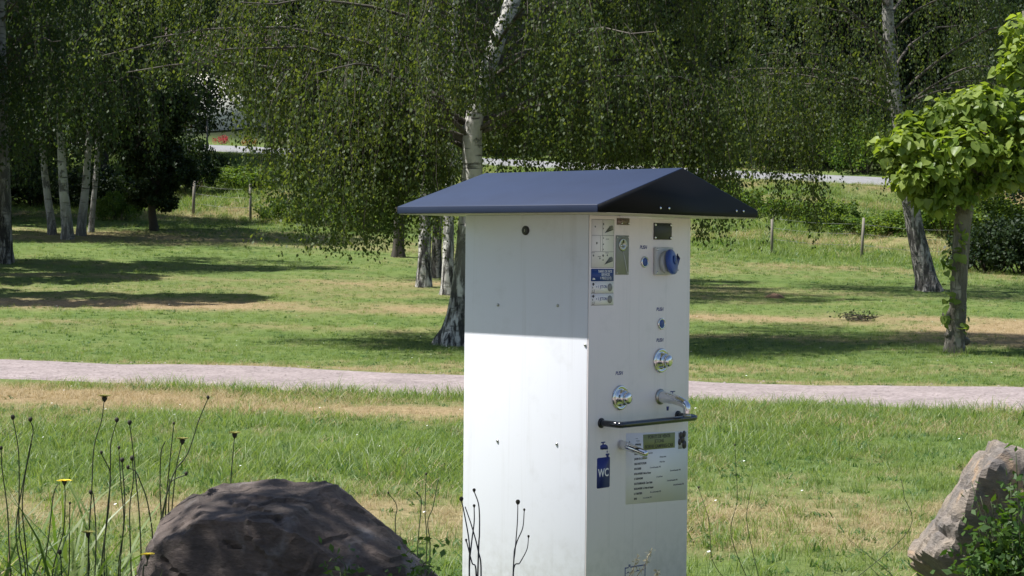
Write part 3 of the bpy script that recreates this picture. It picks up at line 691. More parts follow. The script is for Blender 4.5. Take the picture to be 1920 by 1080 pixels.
L_ = [('MAIRIE', '2, avenue du lac', .115), ("JARDIN DE L'ETANG", '23 Avenue du lac', .245), ('DEUX INSTITUTEURS', '2 Place du lac', .245), ('BOUCHERIE', '11 rue du 8 novembre 1942', .150), ('BOULANGERIE  Belle et Bonne', '25 rue du 8 novembre 1942', .35),
      ('LE GRENADINE', '17 rue du 8 mai', .215), ('ELECTROMENAGER  Claux Gallot', '11 rue du 8 novembre 1942', .32), ('BOULANGERIE  La Petite de Regnier', '28 rue du 8 novembre 1942', .385), ('LA TABATIERE', '40 rue du 8 novembre 1942', .155), ('SPAR', '12 rue du 8 août 1944', .085)]
for i, (b_, a_, off) in enumerate(L_):
    z = .866-i*.0182
    text('print_line', b_, .0105, FR(.270, z, .0009), M_ink, nt_, align='LEFT', sx=.72, rot=tilt, bold=.0002)
    text('print_line', a_, .0085, FR(.270+off*.62, z-off*.62*math.sin(-tilt), .0009), M_inkgrey, nt_, align='LEFT', sx=.68, rot=tilt)
# drain pictogram low on the face
dr = MB()
for a, b, c, d in ((.222, .400, .226, .458), (.340, .396, .344, .455), (.226, .4535, .244, .457), (.254, .4535, .3, .457), (.3, .4525, .340, .456), (.244, .457, .248, .466), (.250, .457, .254, .466)): dr.prism(rect(a, b, c, d), FR(0, 0), 0, .0006)
for k in range(4): dr.prism([(.228+k*.028, .434), (.242+k*.028, .441), (.256+k*.028, .434), (.242+k*.028, .437)], FR(0, 0), 0, .0006)
dr.build('drain_mark', M_blue, kiosk)

# ------------------------------------------------------------------ trees on the lawn
def px_path(pts, Y, base):
    return [tuple(at(x, y, Y+dy)-Vector(base)) for x, y, dy in pts]
def gbase(px, py, Y):
    p = at(px, py, Y); return Vector((p.x, Y, gz(p.x, Y)))
# the big birch behind the kiosk
B = gbase(851, 648, 31)
zm_x = [-7, -5.6, -4.7, -4.25, -4.05, -3.5, -2.3, -1.75, -1.25, -1.0, -.8, -.3, .6, 1.5, 2.4, 2.9, 3.4, 4.0]
zm_z = [4.6, 4.2, 4.35, 3.9, 2.6, 1.5, 1.45, 1.5, 1.7, 2.3, 3.4, 3.4, 2.6, 2.4, 2.0, 1.7, 1.8, 3.4]
def main_zmin(x, y): return float(np.interp(x, zm_x, zm_z))
path = px_path([(857, 660, 0), (867, 600, 0), (876, 500, 0), (882, 400, 0), (886, 310, 0), (886, 240, 0), (905, 160, .1), (935, 70, .2), (965, -10, .3), (985, -90, .4)], 31, B)
def trunk_clear(x, y, z): # no leaves right in front of the bare white trunk below the fork
    tx = np.interp(z, [0, 3.4, 4.2], [-.7, -.66, -.62]); return (np.abs(x-tx) < .3) & (y < 31.5) & (z < 3.75)
def mext():
    e = []
    for h, az, L, r, n in ((3.3, 3.25, 5.6, .62, 60), (3.8, 3.05, 6.2, .55, 60), (3.6, 3.5, 4.6, .7, 60), (3.2, 2.75, 4.4, .6, 50), (3.4, 3.9, 3.6, .75, 50), (4.2, 3.3, 5.2, .5, 60), (4.6, 2.9, 4.2, .5, 50), (4.8, 3.6, 4.2, .5, 50),
                         (3.9, .2, 4.4, .6, 50), (3.5, 6.0, 3.9, .65, 50), (4.3, 5.6, 3.4, .6, 50), (4.6, .6, 3.9, .5, 50), (3.6, 1.6, 3.2, .6, 40), (3.9, 4.7, 2.4, .8, 40), (5.0, 4.4, 2.9, .6, 50), (4.9, 5.1, 3.0, .6, 50), (5.2, 3.1, 4.6, .4, 50), (5.4, 0, 4.4, .4, 50), (3.7, .02, 4.2, .3, 60), (3.5, .3, 4.2, .32, 50), (3.6, 3.14, 2.4, .4, 50), (3.4, 3.4, 2.2, .4, 50)):
        e.append((h, az, L, r, n))
    return e
birch('birch_tree', 'tall weeping birch with a white trunk right behind the kiosk', B, path, [.275, .24, .215, .19, .165, .16, .145, .135, .13, .12], 15.5, 4.4, 11, nl=48, nstr=34, leaf=.062, step=.023,
      zmin=main_zmin, h0=4.4, limb_az=lambda rs, f: (lambda a: math.atan2(.55*math.sin(a), math.cos(a)))(rs.uniform(0, 2*np.pi)), extra=mext(), hang=(.8, 2.9), jit=.065, flare=.9, clear=trunk_clear, curtains=((3.1, 31, 4.4, 1.75, 46, .22), (2.5, 30.6, 4.2, 2.2, 30, .3), (-3.3, 30.3, 4.2, 1.35, 46, .35), (-2.6, 30.4, 4.2, 1.5, 50, .4), (-1.75, 30.8, 3.5, 1.4, 54, .28), (-1.35, 31.0, 3.4, 1.6, 50, .18), (-.2, 31.9, 4.2, 2.6, 40, .3), (.5, 31.6, 4.2, 2.4, 50, .4), (1.3, 31.5, 4.2, 2.3, 50, .4), (1.9, 31.3, 4.2, 2.2, 40, .4), (-4.75, 30.6, 6.2, 4.2, 40, .4), (-6.0, 31, 6.4, 4.3, 36, .35), (-5.4, 30.8, 6.3, 4.4, 30, .35)))
# birches just left of it, further back
def fl(z): return lambda x, y: z
for i, (bx, by, Yd, w, h, sp, lab, zf, sd) in enumerate((
    (795, 541, 43, .145, 15, 3.4, 'birch with a thick pale foot left of the tall birch', 1.75, 21),
    (818, 530, 45.5, .12, 14, 3.0, 'slim birch half hidden between the two thicker birches', 2.0, 22),
    (839, 556, 41, .125, 16, 3.2, 'dark banded birch close beside the tall birch trunk', 2.0, 23))):
    b = gbase(bx, by, Yd); pts = [(bx, by+8, 0), (bx+1, by-60, 0), (bx+3, by-150, .1), (bx+8, by-300, .2), (bx+12, by-450, .2)]
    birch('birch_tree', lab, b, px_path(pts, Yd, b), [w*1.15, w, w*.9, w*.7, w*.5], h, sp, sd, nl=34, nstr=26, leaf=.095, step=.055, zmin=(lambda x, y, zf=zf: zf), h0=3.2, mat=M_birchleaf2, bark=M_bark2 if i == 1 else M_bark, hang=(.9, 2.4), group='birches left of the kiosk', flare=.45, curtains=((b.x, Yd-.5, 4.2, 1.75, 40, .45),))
b = gbase(747, 482, 52)
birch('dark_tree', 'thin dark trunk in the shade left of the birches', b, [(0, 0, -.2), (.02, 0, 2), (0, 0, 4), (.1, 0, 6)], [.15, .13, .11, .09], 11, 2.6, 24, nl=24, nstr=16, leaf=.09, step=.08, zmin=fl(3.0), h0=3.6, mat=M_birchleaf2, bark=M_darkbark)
# right hand birch that leans
b = gbase(1742, 545, 45)
path = px_path([(1745, 560, 0), (1738, 525, 0), (1718, 440, 0), (1702, 350, 0), (1690, 260, 0), (1676, 170, 0), (1668, 90, 0), (1664, 0, 0), (1662, -90, 0)], 45, b)
rz_x = [4.5, 5.6, 6.0, 6.3, 6.7, 7.05, 7.4, 8.0, 8.6, 9.2, 10., 11, 12.5]
rz_z = [4.2, 3.6, 1.9, 2.9, 1.9, 1.5, 3.2, 3.9, 3.6, 2.7, 3.0, 2.4, 3.2]
birch('birch_tree', 'leaning birch with a curved trunk right of the kiosk', b, path, [.26, .23, .21, .19, .17, .155, .14, .13, .12], 15, 4.2, 31, nl=38, nstr=28, leaf=.085, step=.042, zmin=lambda x, y: float(np.interp(x, rz_x, rz_z)),
      h0=4.0, extra=((4.4, 3.25, 4.2, .5, 55), (4.9, 3.6, 3.9, .45, 45), (4.2, 3.0, 3.6, .6, 45), (4.8, 2.8, 4.4, .4, 40), (4.3, 5.8, 2.6, .6, 40), (4.5, .3, 3.2, .5, 40), (5.0, 4.4, 2.4, .5, 30)), bark=M_bark2, hang=(.8, 2.4),
      curtains=((6.12, 45, 4.7, 1.6, 22, .13), (6.92, 44.8, 4.9, 1.3, 50, .26), (8.9, 44.5, 4.6, 2.7, 22, .3), (7.7, 45.2, 5.2, 3.3, 26, .35), (10.9, 45, 4.6, 2.5, 26, .35)),
      clear=lambda x, y, z: (np.abs(x-np.interp(z, [0, 1.2, 2.6, 4.2], [10., 9.8, 9.5, 9.2])) < .32) & (y < 45.2) & (z < 2.5))
# left group, in shade
for i, (bx, by, Yd, w, tx, lab, sd) in enumerate((
    (98, 458, 57, .125, -18, 'leftmost stem of the four pale birches in the shade', 41), (127, 463, 55.5, .16, -12, 'thickest stem of the four pale birches in the shade', 42),
    (152, 457, 57, .135, 14, 'right leaning birch third from the left in the shady group', 43), (171, 453, 58.5, .09, 12, 'thinnest birch at the right of the shady group', 44))):
    b = gbase(bx, by, Yd); pts = [(bx, by+8, 0), (bx+tx*.1, by-40, 0), (bx+tx*.7, by-120, 0), (bx+tx*1.2, by-230, .2), (bx+tx*1.5, by-360, .3)]
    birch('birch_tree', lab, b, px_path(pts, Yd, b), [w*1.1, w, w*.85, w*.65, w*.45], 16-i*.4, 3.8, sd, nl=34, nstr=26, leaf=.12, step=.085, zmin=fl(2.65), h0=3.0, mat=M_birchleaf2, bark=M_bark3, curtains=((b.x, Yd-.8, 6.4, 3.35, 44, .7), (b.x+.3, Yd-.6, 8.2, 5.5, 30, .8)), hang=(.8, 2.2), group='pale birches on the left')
b = gbase(4, 491, 47)
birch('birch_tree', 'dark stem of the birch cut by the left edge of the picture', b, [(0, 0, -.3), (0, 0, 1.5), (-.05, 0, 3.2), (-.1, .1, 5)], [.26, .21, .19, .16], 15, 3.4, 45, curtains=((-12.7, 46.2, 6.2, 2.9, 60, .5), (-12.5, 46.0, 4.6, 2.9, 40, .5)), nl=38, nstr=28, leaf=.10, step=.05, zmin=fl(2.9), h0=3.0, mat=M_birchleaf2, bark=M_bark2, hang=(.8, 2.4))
# round dark tree at the foot of the bank
tm = leaf_tree_meshes(61, 5.2, 1.2, .75, 330, 130, .10, M_darkleaf, rad=.11, droop=.3, shape=1.2)
put_tree('round_tree', 'small dense dark tree with a short trunk by the bank', gbase(290, 443, 60), tm)

# ------------------------------------------------------------------ the pollarded lime at the right
def lime_leaf_mesh(sd):
    rs = random.Random(sd); o = [(0, 0), (.22, -.08), (.44, .06), (.50, .32), (.36, .62), (.14, .86), (0, 1.05), (-.14, .86), (-.36, .62), (-.50, .32), (-.44, .06), (-.22, -.08)]
    V = [(0, .36, -.05)]+[(x*(1+rs.uniform(-.08, .08)), y, .16*abs(x)+rs.uniform(-.05, .05)-.12*(y-.3)**2*3*rs.uniform(.3, 1)) for x, y in o]
    return mesh_np('leaf', V, None, [(0, i, i % 12+1) for i in range(1, 13)], [M_limeleaf])
B = gbase(1790, 664, 30.6)
lime = tag(empty('lime_tree', B), 'young pollarded lime with big bright green leaves at the right', 'tree')
def lp(px, py, dy=0): return np.array(at(px, py, 30.6+dy)-B)
tpts = [lp(1790, 675), lp(1791, 640), lp(1797, 560), lp(1801, 480), lp(1806, 410), lp(1815, 360), lp(1835, 315, -.1), lp(1862, 250, -.2), lp(1885, 190, -.2)]
limbs = [(smooth_path([lp(1812, 375), lp(1850, 345, -.1), lp(1900, 325, -.2), lp(1960, 300, -.3), lp(2030, 240, -.3)], 16), np.linspace(.11, .05, 16)),
         (smooth_path([lp(1815, 350), lp(1800, 300, .2), lp(1770, 260, .3), lp(1730, 235, .3)], 12), np.linspace(.11, .03, 12)),
         (smooth_path([lp(1830, 320), lp(1840, 260, .5), lp(1880, 190, .9)], 12), np.linspace(.10, .03, 12)),
         (smooth_path([lp(1960, 300, -.3), lp(1950, 200, -.4), lp(1930, 100, -.4), lp(1920, 20, -.4)], 12), np.linspace(.08, .03, 12))]
tr = link('trunk', trunk_mesh(tpts, [.16, .138, .132, .132, .138, .14, .115, .10, .08], limbs, M_limebark, 18, .35, .05), lime)
for px, py, r in ((1775, 590, .05), (1812, 640, .055), (1778, 628, .04), (1805, 520, .05)): MB().lathe([(r*1.3, -.06), (r*1.2, .0), (r*.8, .05), (r*.3, .06)], (Vector(lp(px, py, -.03))+Vector((0, 0, 0)), X, Z, -Y), 10).build('knot', M_limebark, tr, True)
rs = np.random.default_rng(5)
blobs = [(1712, 268, -.2, .42, .30), (1745, 245, .2, .45, .32), (1790, 215, 0, .5, .34), (1840, 200, -.3, .5, .34), (1890, 215, .1, .5, .36), (1680, 300, 0, .28, .22), (1730, 320, -.4, .38, .28), (1780, 330, -.4, .38, .26), (1870, 285, -.6, .42, .28), (1810, 270, -.7, .5, .36), (1925, 250, -.4, .5, .45), (1985, 230, 0, .6, .5), (2050, 220, 0, .5, .4),
         (1760, 285, .7, .5, .34), (1860, 250, .8, .6, .4), (1940, 220, .9, .6, .45), (1915, 110, -.4, .32, .28), (1925, 60, -.4, .35, .3), (1890, 135, -.5, .2, .15), (1705, 225, .1, .2, .12), (1835, 178, .0, .25, .15), (1745, 370, -.3, .26, .2), (1700, 335, -.2, .3, .22), (1660, 275, 0, .2, .14), (1885, 330, -.45, .28, .2), (1930, 320, -.5, .3, .22), (1850, 345, -.4, .2, .14), (1770, 360, -.35, .25, .2), (1805, 365, -.35, .22, .16)]
C = []; NRM = []
for px, py, dy, rx, rz_ in blobs:
    c = lp(px, py, dy); k = int(600*rx*(rx+.2)+40)
    d = rs.normal(0, 1, (k, 3)); d /= np.linalg.norm(d, axis=1)[:, None]
    C.append(c+d*np.array([rx, rx*1.1, rz_])*(rs.uniform(.3, 1.25, k)**.5)[:, None]); NRM.append(d)
for px, py in ((1785, 415), (1778, 470), (1785, 500), (1795, 470), (1812, 455), (1775, 540), (1782, 575), (1800, 440), (1790, 430), (1780, 505), (1772, 560), (1808, 610), (1815, 600), (1775, 600), (1803, 462), (1770, 490)):
    for _ in range(3):
        c = lp(px+rs.normal(0, 6), py+rs.normal(0, 12), -.2+rs.normal(0, .08)); C.append(c[None]); NRM.append(np.array([[rs.normal(0, .5), -1, .3]]))
C = np.concatenate(C); NRM = np.concatenate(NRM)
protos = [lime_leaf_mesh(i) for i in range(4)]
# rank: visible size = towards camera and inside the frame
vis = -(C[:, 1])+.6*rs.uniform(0, 1, len(C))-3*np.clip(C[:, 0]+B.x-8.6, 0, 9); order = np.argsort(-vis)
def leaf_matrix(c, n):
    n = Vector(n)*.6+Vector((rs.normal(0, .55), rs.normal(0, .55), .65+rs.normal(0, .4))); n.normalize()
    dn = Vector((rs.normal(0, .6), rs.normal(0, .6), -1)); ya = (dn-n*dn.dot(n)).normalized(); xa = ya.cross(n)
    s = .138*rs.uniform(.45, 1.4)
    m = Matrix((xa*s, ya*s, n*s)).transposed().to_4x4(); m.translation = Vector(c); return m
crown = None; rest = MB(); RV = []; RF = []; nb = 0
mats_ = [leaf_matrix(C[i], NRM[i]) for i in order]
pv = [np.array([v.co for v in p.vertices]) for p in protos]; pf = np.array([(0, i, i % 12+1) for i in range(1, 13)])
for k, m in enumerate(mats_[300:]):
    M = np.array(m); RV.append(pv[k % 4] @ M[:3, :3].T+M[:3, 3]); RF.append(pf+nb); nb += 13
crown = tag(link('crown', mesh_np('crown', np.concatenate(RV), None, np.concatenate(RF), [M_limeleaf]), lime), kind='stuff')
for k, m in enumerate(mats_[:300]):
    o = bpy.data.objects.new('leaf', protos[k % 4]); ROOT.objects.link(o); o.parent = crown; o.matrix_local = m

# ------------------------------------------------------------------ fence along the foot of the bank
def post(px, py, Yd, h, lean, lab, r=.045):
    b = gbase(px, py, Yd); root = MB().tube([(0, 0, -.3), (lean*.5, 0, h*.5), (lean, 0, h)], [r*1.05, r, r*.95], 9, .04).build('fence_post', M_wood, None, True)
    root.location = b; return tag(root, lab, 'fence post', 'posts of the wire fence below the road')
posts = [post(362, 404, 68, 1.25, .04, 'wooden fence post left of the drooping birch, below the road', .055), post(470, 430, 66.5, 1.3, -.03, 'wooden fence post at the edge of the drooping birch leaves'), post(1447, 474, 59, 1.15, 0, 'wooden fence post nearest the right end of the kiosk roof'),
         post(1615, 484, 58, 1.3, .06, 'wooden fence post between the hanging twigs and the leaning birch'), post(1790, 490, 57, 1.3, .03, 'wooden fence post just behind the pollarded lime')]
for a_, b_ in ((0, 1), (2, 3), (3, 4)):
    w = MB()
    for h in (.45, .8, 1.1):
        p, q_ = posts[a_].location, posts[b_].location
        w.tube(smooth_path([p+Z*h, (p+q_)/2+Z*(h-.05), q_+Z*h], 8), .004, 4)
    tag(w.build('fence_wire', M_wire), ['thin wires strung between the two left fence posts', 'thin wires strung from the kiosk side post to the next', '', 'thin wires strung toward the post behind the lime'][[0, 1, 3][(0, 2, 3).index(a_)]], 'wire')
b = gbase(390, 268, 82); o = MB().tube([(0, 0, -.2), (.0, 0, 1.6)], [.05, .045], 8).build('marker_post', M_wood, None, True); o.location = gbase(388, 300, 83)
tag(o, 'lone thin dark post at the road edge on the left', 'post')

# ------------------------------------------------------------------ shrubs on the bank and beyond the road
def shrub_mesh(sd, n, per, leaf, mat, hgt=.8):
    rs = np.random.default_rng(sd); C = []; st = MB()
    for i in range(n):
        az = rs.uniform(0, 6.283); r = rs.uniform(0, 1)**.5*.85; h = hgt*(1-r*r*.6)*rs.uniform(.25, 1)
        c = np.array([r*math.cos(az), r*math.sin(az), h]); d = rs.normal(0, 1, (per, 3)); d /= np.linalg.norm(d, axis=1)[:, None]
        C.append(c+d*rs.uniform(.1, .25)*(rs.uniform(.2, 1, per)**.5)[:, None])
        if i % 5 == 0: V, F = tube_np([(c[0]*.2, c[1]*.2, -.1), (c[0]*.6, c[1]*.6, h*.6), tuple(c)], [.018, .012, .006], 5); st.addnp(V, F)
    V, F = leaf_quads(np.concatenate(C), leaf, .25, .7, rs)
    return st.mesh('stems', [M_twig], True), mesh_np('foliage', V, F, None, [mat])
SH = [shrub_mesh(71, 60, 70, .075, M_shrubleaf), shrub_mesh(72, 60, 70, .075, M_shrubleaf, 1.0), shrub_mesh(73, 70, 80, .075, M_darkleaf, 1.0)]
def shrub(px, py, Yd, r, h, kind, lab, group='shrubs on the bank'):
    b = gbase(px, py, Yd); put_tree('shrub', lab, b, SH[kind], random.uniform(0, 6), (r, r, h), group, 'shrub', ('stems', 'foliage'))
for a_ in ((395, 325, 78, 1.0, 1.0, 2, 'dark shrub at the road edge left of the gap'), (440, 345, 76, 1.6, .9, 0, 'bright shrub below the road in the left gap'), (485, 355, 75, 1.8, .9, 1, 'pale shrub beside the drooping leaves on the left bank'), (350, 345, 74, 1.5, 2.2, 2, 'dark shrub right behind the small round tree'),
           (1345, 390, 68, 1.2, 1.2, 0, 'shrub showing beyond the right end of the kiosk roof'), (1400, 385, 67, 1.3, .8, 1, 'pale green shrub below the road near the kiosk roof'), (1480, 385, 66, 1.3, .8, 0, 'shrub behind the hanging birch twigs on the right bank'), (1560, 400, 65, 1.3, .9, 1, 'rounded shrub in the middle of the right bank'),
           (1625, 405, 64, 1.5, .7, 0, 'low shrub left of the leaning birch'), (1680, 410, 63, 1.4, .8, 1, 'low shrub right behind the leaning birch'), (1770, 420, 62, 1.6, 1.5, 0, 'shrub behind the lime trunk'),
           (1860, 505, 54, 1.5, 1.5, 2, 'dark shrub low at the right edge behind the lime'), (1925, 500, 54, 1.6, 1.7, 2, 'dark shrub cut by the right edge of the picture'), (1850, 390, 63, 1.6, 1.2, 1, 'pale shrub above the dark shrubs at the right edge'),
           (540, 420, 66, 1.3, 1.2, 0, 'small shrub behind the hanging leaves left of the kiosk'), (600, 425, 65, 1.4, 1.3, 1, 'shrub behind the dark trunk left of the kiosk'), (690, 440, 63, 1.5, 1.4, 0, 'shrub low between the birches left of the kiosk'), (60, 395, 70, 1.8, 1.5, 2, 'dark shrub behind the left birches'), (180, 400, 70, 1.8, 1.6, 2, 'dark shrub between the left birches and the round tree'),
           (225, 425, 64, .9, 1.3, 0, 'bright shrub between the pale birches and the round tree')): shrub(*a_)
# sunny hedge bushes on the far side of the road
for i in range(17):
    x_ = -4+i*2.0; y_ = road_y(x_)+10+random.uniform(-.8, 1.5); b = Vector((x_+random.uniform(-.6, .6), y_, gz(x_, y_)))
    put_tree('roadside_bush', 'leafy bush in the hedge along the far side of the road', b, SH[i % 3 if i % 3 else 2], random.uniform(0, 6), (random.uniform(1.6, 2.3), random.uniform(1.5, 2), random.uniform(2.2, 3.8)), 'bushes along the far roadside', 'bush', ('stems', 'foliage'))
RED = shrub_mesh(77, 30, 40, .07, M_redflower); ORG = shrub_mesh(78, 30, 40, .07, M_orangeflower)
put_tree('flower_bush', 'red flowering bush in front of the white house', gbase(415, 258, 97), RED, 0, (.5, .5, .6), None, 'bush', ('stems', 'foliage'))
put_tree('flower_bush', 'orange bush beside the road in front of the house', gbase(468, 275, 95), ORG, 0, (.5, .5, .7), None, 'bush', ('stems', 'foliage'))
# white house across the road, glimpsed under the leaves
hb = gbase(440, 250, 103); house = tag(empty('house', hb, math.radians(12)), 'white rendered house glimpsed through the leaves beyond the road', 'house')
MB().box((-3.4, 0, -1), (5.0, 7, 3.1)).build('wall', M_render, house)
rf = MB().prism([(-.5, 3.0), (7.5, 3.0), (3.5, 5.9)], (Vector((0, 0, 0)), Y, Z, X), -3.8, 5.4).build('roof', M_tile, house)
MB().box((2.5, 3, 5), (3.2, 3.7, 6.8)).build('chimney', M_render, rf)
for x_ in (2.3, 4.1):
    wd = MB().box((x_-.5, -.05, 1.0), (x_+.5, -.01, 2.3)).build('window', M_pale, house)
    for k in (0, 1): MB().box((x_-.43+k*.45, -.07, 1.08), (x_-.02+k*.45, -.052, 2.22)).build('pane', M_glass, wd)
dd = MB().box((-3.2, -.06, 0), (-2.3, -.01, 2.1)).build('door', M_doorwood, house)
MB().box((-2.5, -.1, 1), (-2.43, -.062, 1.15)).build('handle', M_steel, dd)

# ------------------------------------------------------------------ the wood beyond the road
WT = [leaf_tree_meshes(81, 15, 4.2, 1.2, 280, 125, .17, M_woodleaf, rad=.24), leaf_tree_meshes(82, 17, 3.8, 1.5, 280, 125, .17, M_woodleaf, rad=.24), leaf_tree_meshes(83, 13, 4.5, .8, 280, 125, .17, M_darkleaf, rad=.22)]
rr = random.Random(3)
def wood(px, Yd, k, s):
    x_ = (px-960)/F_PX*Yd
    put_tree('wood_tree', 'leafy tree in the dark wood beyond the road', (x_, Yd, gz(x_, Yd)-.2), WT[k], rr.uniform(0, 6), (s, s, s*rr.uniform(.95, 1.15)), 'trees of the wood beyond the road')
for i in range(13):
    px = 560+i*118+rr.uniform(-30, 30); x_ = (px-960)/F_PX*93; wood(px, float(road_y(x_))+15+rr.uniform(-1.5, 2.5), i % 3, rr.uniform(.85, 1.1))
for i in range(16):
    px = -180+i*145+rr.uniform(-30, 30); wood(px, 122+rr.uniform(-4, 4), (i+1) % 3, rr.uniform(1., 1.25))
for i in range(16):
    px = -200+i*150+rr.uniform(-30, 30); wood(px, 150+rr.uniform(-5, 5), i % 3, rr.uniform(1.1, 1.4))
for px, yd, k in ((-60, 72, 2), (60, 78, 0), (190, 80, 1), (290, 84, 2), (-200, 66, 1), (-20, 64, 0), (1990, 62, 2), (2120, 70, 1)):
    x_ = (px-960)/F_PX*yd
    put_tree('shade_tree', 'tall dark tree in the shade behind the left birches' if px < 900 else 'tall dark tree beyond the right edge of the lawn', (x_, yd, gz(x_, yd)-.2), WT[k], rr.uniform(0, 6), (.85, .85, .95), 'dark trees on the left bank' if px < 900 else 'dark trees right of the lawn')

# trees standing left of the view: their shadows cross the lawn
NT = leaf_tree_meshes(84, 15, 1.75, 2.2, 240, 130, .17, M_darkleaf, rad=.16)
for i, (x_, y_, sx, sz) in enumerate(((-13.2, 38.2, 1, 1.0), (-14.4, 43.2, .95, .8), (-15.6, 46.6, 1.0, 1.15), (-21.5, 55.5, 1.4, 1.1), (-20.5, 62, 1.4, 1.0))):
    put_tree('shade_tree', ['narrow tree left of the view casting the nearest long shadow', 'narrow tree left of the view casting the short shadow', 'narrow tree left of the view beside the edge birch', 'broad tree left of the view level with the pale birches', 'broad tree left of the view by the fence'][i], (x_, y_, gz(x_, y_)-.2), NT, i*1.3, (sx, sx, sz), 'trees left of the view')
# unseen trees added to cut light on the kiosk and shade the dark boulder
for i, (x_, y_, k, sx, sz) in enumerate(((-3.3, 4.1, 2, .46, .47), (-6.5, -4.5, 2, .9, .9))):
    put_tree('parking_tree', ['tree beside the photographer that shades the dark boulder', 'tree right of the photographer', 'tree behind the photographer, right', 'tree behind the photographer, left', 'tree right of the near meadow', 'tree far behind the photographer'][i], (x_, y_, gz(x_, y_)+(1.9 if i == 0 else .6)), WT[k], i*2.1, (sx, sx, sz), 'trees round the parking place')

# unseen gravel sheet added to bounce neutral light onto the kiosk front
Xp, Yp = np.meshgrid(np.arange(-9, 16, .5), np.arange(-24, 5.2, .5), indexing='ij'); n_, m_ = Xp.shape; i_, j_ = np.meshgrid(np.arange(n_-1), np.arange(m_-1), indexing='ij')
tag(link('parking_area', mesh_np('parking_area', np.stack([Xp, Yp, ground(Xp, Yp)+.03], -1), np.stack([i_*m_+j_, (i_+1)*m_+j_, (i_+1)*m_+j_+1, i_*m_+j_+1], -1).reshape(-1, 4), None, [M_path], smooth=True)), 'pale gravel parking place in front of the kiosk', None, None, 'structure')

# ------------------------------------------------------------------ boulders
def boulder(name, label, loc, planes, amp, mat, sd, sub=6, chips=40, strata=0.):
    """broken stone: the space inside a set of planes (normal, distance), corners chipped by small planes, faces uneven"""
    import bmesh
    bm = bmesh.new(); bmesh.ops.create_icosphere(bm, subdivisions=sub, radius=1)
    D = np.array([v.co.normalized() for v in bm.verts])
    PN = np.array([Vector(n).normalized() for n, h in planes]); PH = np.array([h for n, h in planes])
    def radius(PN, PH):
        dots = D @ PN.T; t_ = np.where(dots > 1e-3, PH/np.maximum(dots, 1e-3), 1e9); return t_.min(1)
    r0 = radius(PN, PH); S = D*r0[:, None]; rs = np.random.default_rng(int(sd*10))
    for _ in range(chips):
        n = rs.normal(0, 1, 3); n /= np.linalg.norm(n); PN = np.vstack([PN, n]); PH = np.append(PH, (S @ n).max()*rs.uniform(.93, .985))
    r = radius(PN, PH)
    for k, v in enumerate(bm.verts):
        d = Vector(D[k]); p = d*float(r[k])
        f = noise.fractal(p*9+Vector((sd, 0, 0)), .8, 2.1, 7)*amp*.8+noise.noise(p*3+Vector((0, sd, 0)))*amp
        c_ = noise.cell(p*11+Vector((noise.noise(p*7), noise.noise(p*7+Vector((3, 1, 2))), 0))*1.5); f += (c_-.5)*amp*.7
        if strata:
            w = p.z*.85+p.x*.5+noise.noise(p*4)*.05; q_ = (w*7) % 1; f -= strata*math.exp(-((q_-.5)/.07)**2)*(noise.noise(p*5+Vector((sd, sd, 0))) > -.05)
        v.co = p+d*f
    me = bpy.data.meshes.new(name); bm.to_mesh(me); bm.free(); me.materials.append(mat)
    o = link(name, me); o.location = loc
    return tag(o, label, 'boulder')
c = at(520, 1090, 6.0)
boulder('boulder', 'large dark brown boulder in the foreground left of the kiosk', (c.x, 6.02, .52), [
    ((-.06, -.14, 1), .268), ((.44, -.30, .85), .292), ((.62, .0, .78), .345), ((.75, -.45, .5), .40), ((-.55, -.22, .81), .345), ((-.9, -.15, .40), .42), ((-.97, -.2, .2), .46), ((-.30, -.88, .36), .300), ((.12, -.97, .22), .300),
    ((-.70, -.70, .25), .37), ((.45, -.9, .1), .35), ((0, 1, .3), .34), ((.6, .8, .3), .4), ((-.6, .8, .2), .4), ((0, 0, -1), .5)], .010, M_rock, 3.1, 6, 10, .020)
c = at(1840, 1000, 6.1)
boulder('boulder', 'tan and grey split boulder with a lit left edge at the right', (c.x+.115, 6.12, .49), [
    ((-.82, .16, .56), .345), ((.22, .05, 1), .475), ((.55, -.1, .8), .55), ((.02, -1, -.14), .205), ((.30, -1, .03), .235), ((-.70, -.70, -.1), .335), ((-.75, -.15, -.62), .165), ((1, 0, .1), .6), ((0, 1, .2), .3), ((-.5, .8, .3), .35), ((0, 0, -1), .55)], .012, M_rock2, 9.4, 6, 30, .02)

